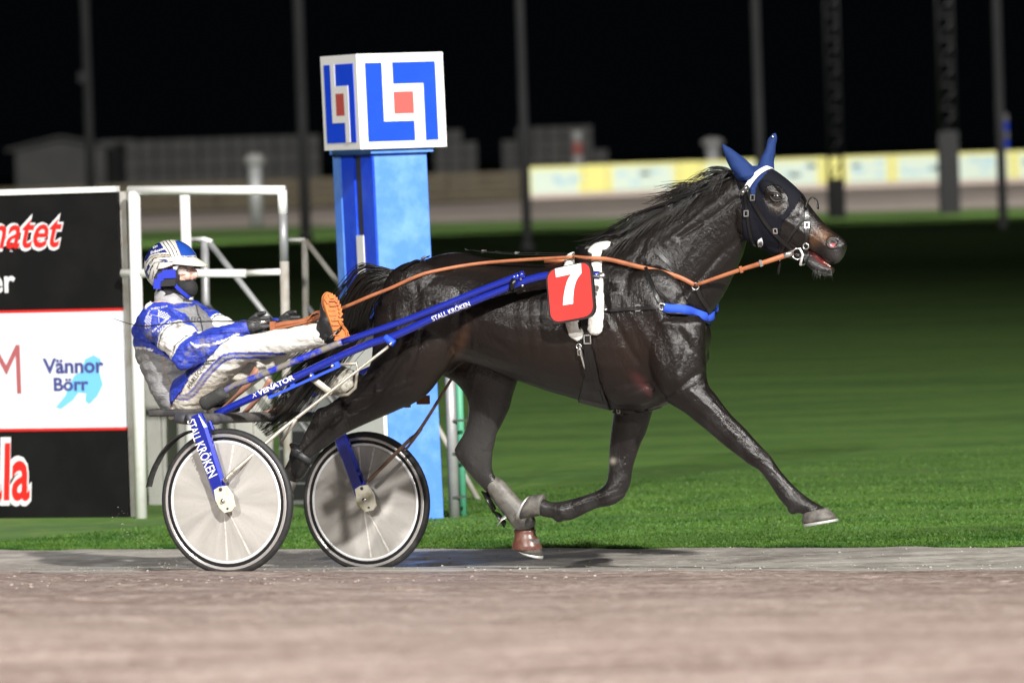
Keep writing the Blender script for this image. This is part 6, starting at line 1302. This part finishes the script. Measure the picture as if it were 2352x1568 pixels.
P = L2W(spline(np.array([atV(1852, 480, -.06), atV(1856, 462, -.05), atV(1866, 454, -.03), atV(1876, 462, -.02), atV(1879, 480, -.03)]), 5)); MB().ribbon(P, EV, .018, .004).build('nose_loop', M['leather'], bri)
for x, y, s in ((1732, 455, .013), (1783, 529, .011), (1717, 491, .013), (1855, 518, .013), (1852, 588, .011)): buckle(x, y, s, bri, .016)
c = HS.lay([(1833, 577)], .022)[0]; MB().torus(c, -EV + EU * .15, .026, .004, 28, 8).build('bit_ring', M['metal'], bri); c2 = HS.lay([(1854, 562)], .020)[0]; MB().torus(c2, -EV, .014, .0035).build('ring', M['metal'], bri)
ps = HS.lay([(1840, 564), (1845, 580), (1846, 600), (1845, 609)], .028); MB().tube(ps, [.0045, .006, .006, .008], 10).build('bit_cheek', M['rim_white'], bri); MB().sphere(ps[-1], .0085, 10, 8).build('bit_knob', M['rim_white'], bri)
P = L2W(np.array([atV(1792, 585, -.05), atV(1790, 605, -.05), atV(1786, 630, -.05)])); MB().ribbon(P, EU, .015, .004).build('hanging_strap_end', M['leather'], bri)
sp_ = HS.lay(spline(np.array([(1747 + r * math.cos(a), 556 + r * 1.25 * math.sin(a)) for a, r in ((t, 2.2 + .62 * t) for t in np.linspace(0, 9.6, 40))]), 1), .009); V, Fc = HS.decal(*tri_fill([(1740, 556), (1742, 550), (1750, 545), (1753, 552), (1754, 560), (1750, 565), (1743, 564)], 3), .0075); mesh_obj('logo_patch', V, Fc, M['white_print'], hood, False)
V, Fc = tube_geo(HS.lay([(1747.5 + r * math.cos(a), 557 + r * 1.25 * math.sin(a)) for a, r in ((t, .8 + .5 * t) for t in np.linspace(0, 9.5, 30))], .0085), .0016, 5); mesh_obj('spiral_mark', V, Fc, M['leather'], hood)
# reins
rein = empty('reins', tuple(L2W(atV(632, 745, -.2))), 'tan leather reins running from the driver gloves to the bit', 'reins')
a_ = [W2L(q) for q in HS.lay([(899, 661), (940, 642), (982, 626), (1058, 611), (1110, 604), (1162, 599.5), (1230, 595)], .012)]
for q in a_: q[1] = min(q[1], -.13)
def pin(px, vs): return [atV(x, y, v) for (x, y), v in zip(px, vs)]
a_ = pin([(899, 661), (940, 642), (982, 626), (1058, 611), (1110, 604), (1162, 599.5), (1230, 595)], [q[1] for q in a_])
P = pin([(738, 724), (790, 706), (850, 680)], [-.22, -.25, -.27]) + a_ + pin([(1318, 590.4)], [-.17]); P = spline(np.array(P), 6); P[2:-2] = (P[:-4] + P[1:-3] + P[2:-2] + P[3:-1] + P[4:]) / 5
MB().ribbon(L2W(P), EZ, .016, .004).build('near_rein', M['tan'], rein)
f_ = [W2L(q) for q in HS.lay([(1353, 593), (1400, 602), (1470, 615), (1550, 637), (1597, 652)], .022)]; f_[0] = atV(1353, 593, min(f_[0][1], -.2))
P = spline(np.array(pin([(1318, 590.4)], [-.17]) + f_), 6)
for _ in range(5): P[1:-1] = (P[:-2] + 2 * P[1:-1] + P[2:]) / 4
P[:, 1] -= .012; MB().ribbon(L2W(P), EZ, .021, .004).build('near_rein', M['tan'], rein)
e_ = W2L(HS.lay([(1600, 655), (1825, 583)], .024)); P = spline(np.array([e_[0], atV(1690, 623, e_[0][1] * .8 - .02), atV(1760, 601, -.12), e_[1]]), 6); MB().ribbon(L2W(P), EZ, np.linspace(.015, .026, len(P)), .0045).build('near_rein', M['tan'], rein)
MB().ribbon(L2W(np.array([P[-3] + (0, -.004, 0), P[-1] + (0, -.004, 0)])), EZ, .024, .005).build('rein_billet', M['metal'], rein)
for k, nm in ((-8, 'M'), (-12, 'T')):
    q = L2W(P[k]); d = L2W(P[k + 1]) - L2W(P[k - 1]); d /= np.linalg.norm(d); MB().box(q + EV * -.004, d * .006, np.cross(d, EV) * .016, EV * .005).build('rein_keeper', M['metal'] if nm == 'M' else M['tan'], rein, False)
P = pin([(1250, 600), (1318, 598)], [-.02, -.03]); MB().ribbon(L2W(np.array(P)), EZ, .018, .004).build('far_rein', M['tan'], rein)
P = pin([(735, 722), (830, 690), (930, 640), (1000, 610)], [.10, .2, .2, .15]); MB().ribbon(L2W(spline(np.array(P), 5)), EZ, .018, .004).build('far_rein', M['tan'], rein)
P = spline(np.array(pin([(625, 751), (650, 744), (690, 739), (715, 730), (738, 723)], [-.215, -.215, -.21, -.21, -.22])), 5); MB().ribbon(L2W(P), EZ, .026, .005).build('rein_grip', M['tan'], rein)
P = spline(np.array(pin([(627, 757), (660, 750), (700, 741), (740, 727)], [-.222, -.222, -.22, -.22])), 5); MB().ribbon(L2W(P), EZ, .010, .004).build('rein_grip', M['tan'], rein)
P = spline(np.array(pin([(648, 770), (680, 757), (712, 741), (735, 730)], [-.20, -.21, -.215, -.22])), 5); MB().ribbon(L2W(P), EZ, .012, .004).build('rein_end', M['tan'], rein)
MB().box(L2W(atV(627, 750, -.22)), EU * .014, EZ * .026, EV * .008).build('hand_hold', M['tan'], rein, False); MB().ribbon(L2W(spline(np.array(pin([(708, 735), (718, 720), (730, 716), (738, 722)], [-.225] * 4)), 4)), EV + EZ * .4, .022, .005).build('rein_loop', M['tan'], rein); MB().box(L2W(atV(739, 722, -.23)), EU * .012 + EZ * .006, EZ * .014, EV * .003).build('buckle', M['metal'], rein, False)
# number plate
pl = empty('number_plate', tuple(L2W(atV(1311, 671, -.41))), 'red number plate with a white seven on the horse side', 'number plate')
def rounded(c, r, n=7):
    out = []; k = len(c); c = [np.array(q, float) for q in c]
    for i in range(k):
        p, q, s = c[i - 1], c[i], c[(i + 1) % k]; a = q + (p - q) / np.linalg.norm(p - q) * r; b = q + (s - q) / np.linalg.norm(s - q) * r
        for t in np.linspace(0, 1, n): out.append((1 - t) ** 2 * a + 2 * t * (1 - t) * q + t * t * b)
    return [tuple(o) for o in out]
M['plate_black'] = mat('plate_black_edge', (0.015, 0.013, 0.013), 0.5); M['plate_red'] = mat('plate_red', (0.60, 0.030, 0.026), 0.45, noise=(6, (0.55, 0.035, 0.03), 0.5, 0.75))
slabpx('backing', rounded([(1252, 621), (1357, 597), (1368, 728), (1264, 747)], 27), -.415, .022, M['plate_black'], pl)
slabpx('red_face', rounded([(1256, 622), (1353, 600), (1363, 724), (1266, 742)], 25), -.4185, .003, M['plate_red'], pl)
seven = [(1274.6, 617), (1334, 604.5), (1335.5, 627)] + [tuple(p) for p in spline(np.array([(1335.5, 627), (1325, 642), (1319, 660), (1316.5, 680), (1316, 697.5)]), 4)][1:] + [(1293, 701)] + [tuple(p) for p in spline(np.array([(1293, 701), (1294.5, 682), (1298, 662), (1304, 642), (1312, 629.5)]), 4)][1:] + [(1277, 637)]
slabpx('numeral', seven, -.421, .002, M['sign_white'], pl)
MB().tube(L2W(np.array([atV(1356, 634, -.40), atV(1372, 634, -.385), atV(1381, 633, -.385), (atV(1389, 632, -.385))])), [.005, .006, .012, .008], 12).build('clip', M['metal'], pl)
# whip
wh = empty('whip', tuple(L2W(atV(632, 738, -.2))), 'thin black driving whip held back past the driver shoulder', 'whip')
P = spline(np.array(pin([(655, 741), (632, 738), (606, 740), (560, 738), (480, 738), (420, 740), (372, 745), (335, 749), (300, 744), (262, 732)], [-.15, -.2, -.245, -.30, -.36, -.39, -.41, -.42, -.42, -.42])), 6); n_ = len(P)
MB().tube(L2W(P), np.interp(np.linspace(0, 1, n_), [0, .12, .3, .8, 1], [.006, .005, .004, .0026, .0016]), 8).build('shaft', M['leather'], wh); MB().tube(L2W(np.array(pin([(596, 739.5), (612, 739)], [-.255, -.235]))), .0085, 12).build('ferrule', M['metal'], wh)
# orange-brown blocks hanging under the near thigh: far hind boot edges
M['rust'] = mat('rusty_strap', (0.15, 0.055, 0.025), 0.6)
hh = bpy.data.objects['horse']
MB().box(L2W(atV(972, 918, .06)), EU * .032, EV * .012, EZ * .022).build('thigh_strap', M['rust'], hh, False); MB().box(L2W(atV(934, 930, .06)), EU * .018, EV * .010, EZ * .012).build('thigh_strap', M['rust'], hh, False)
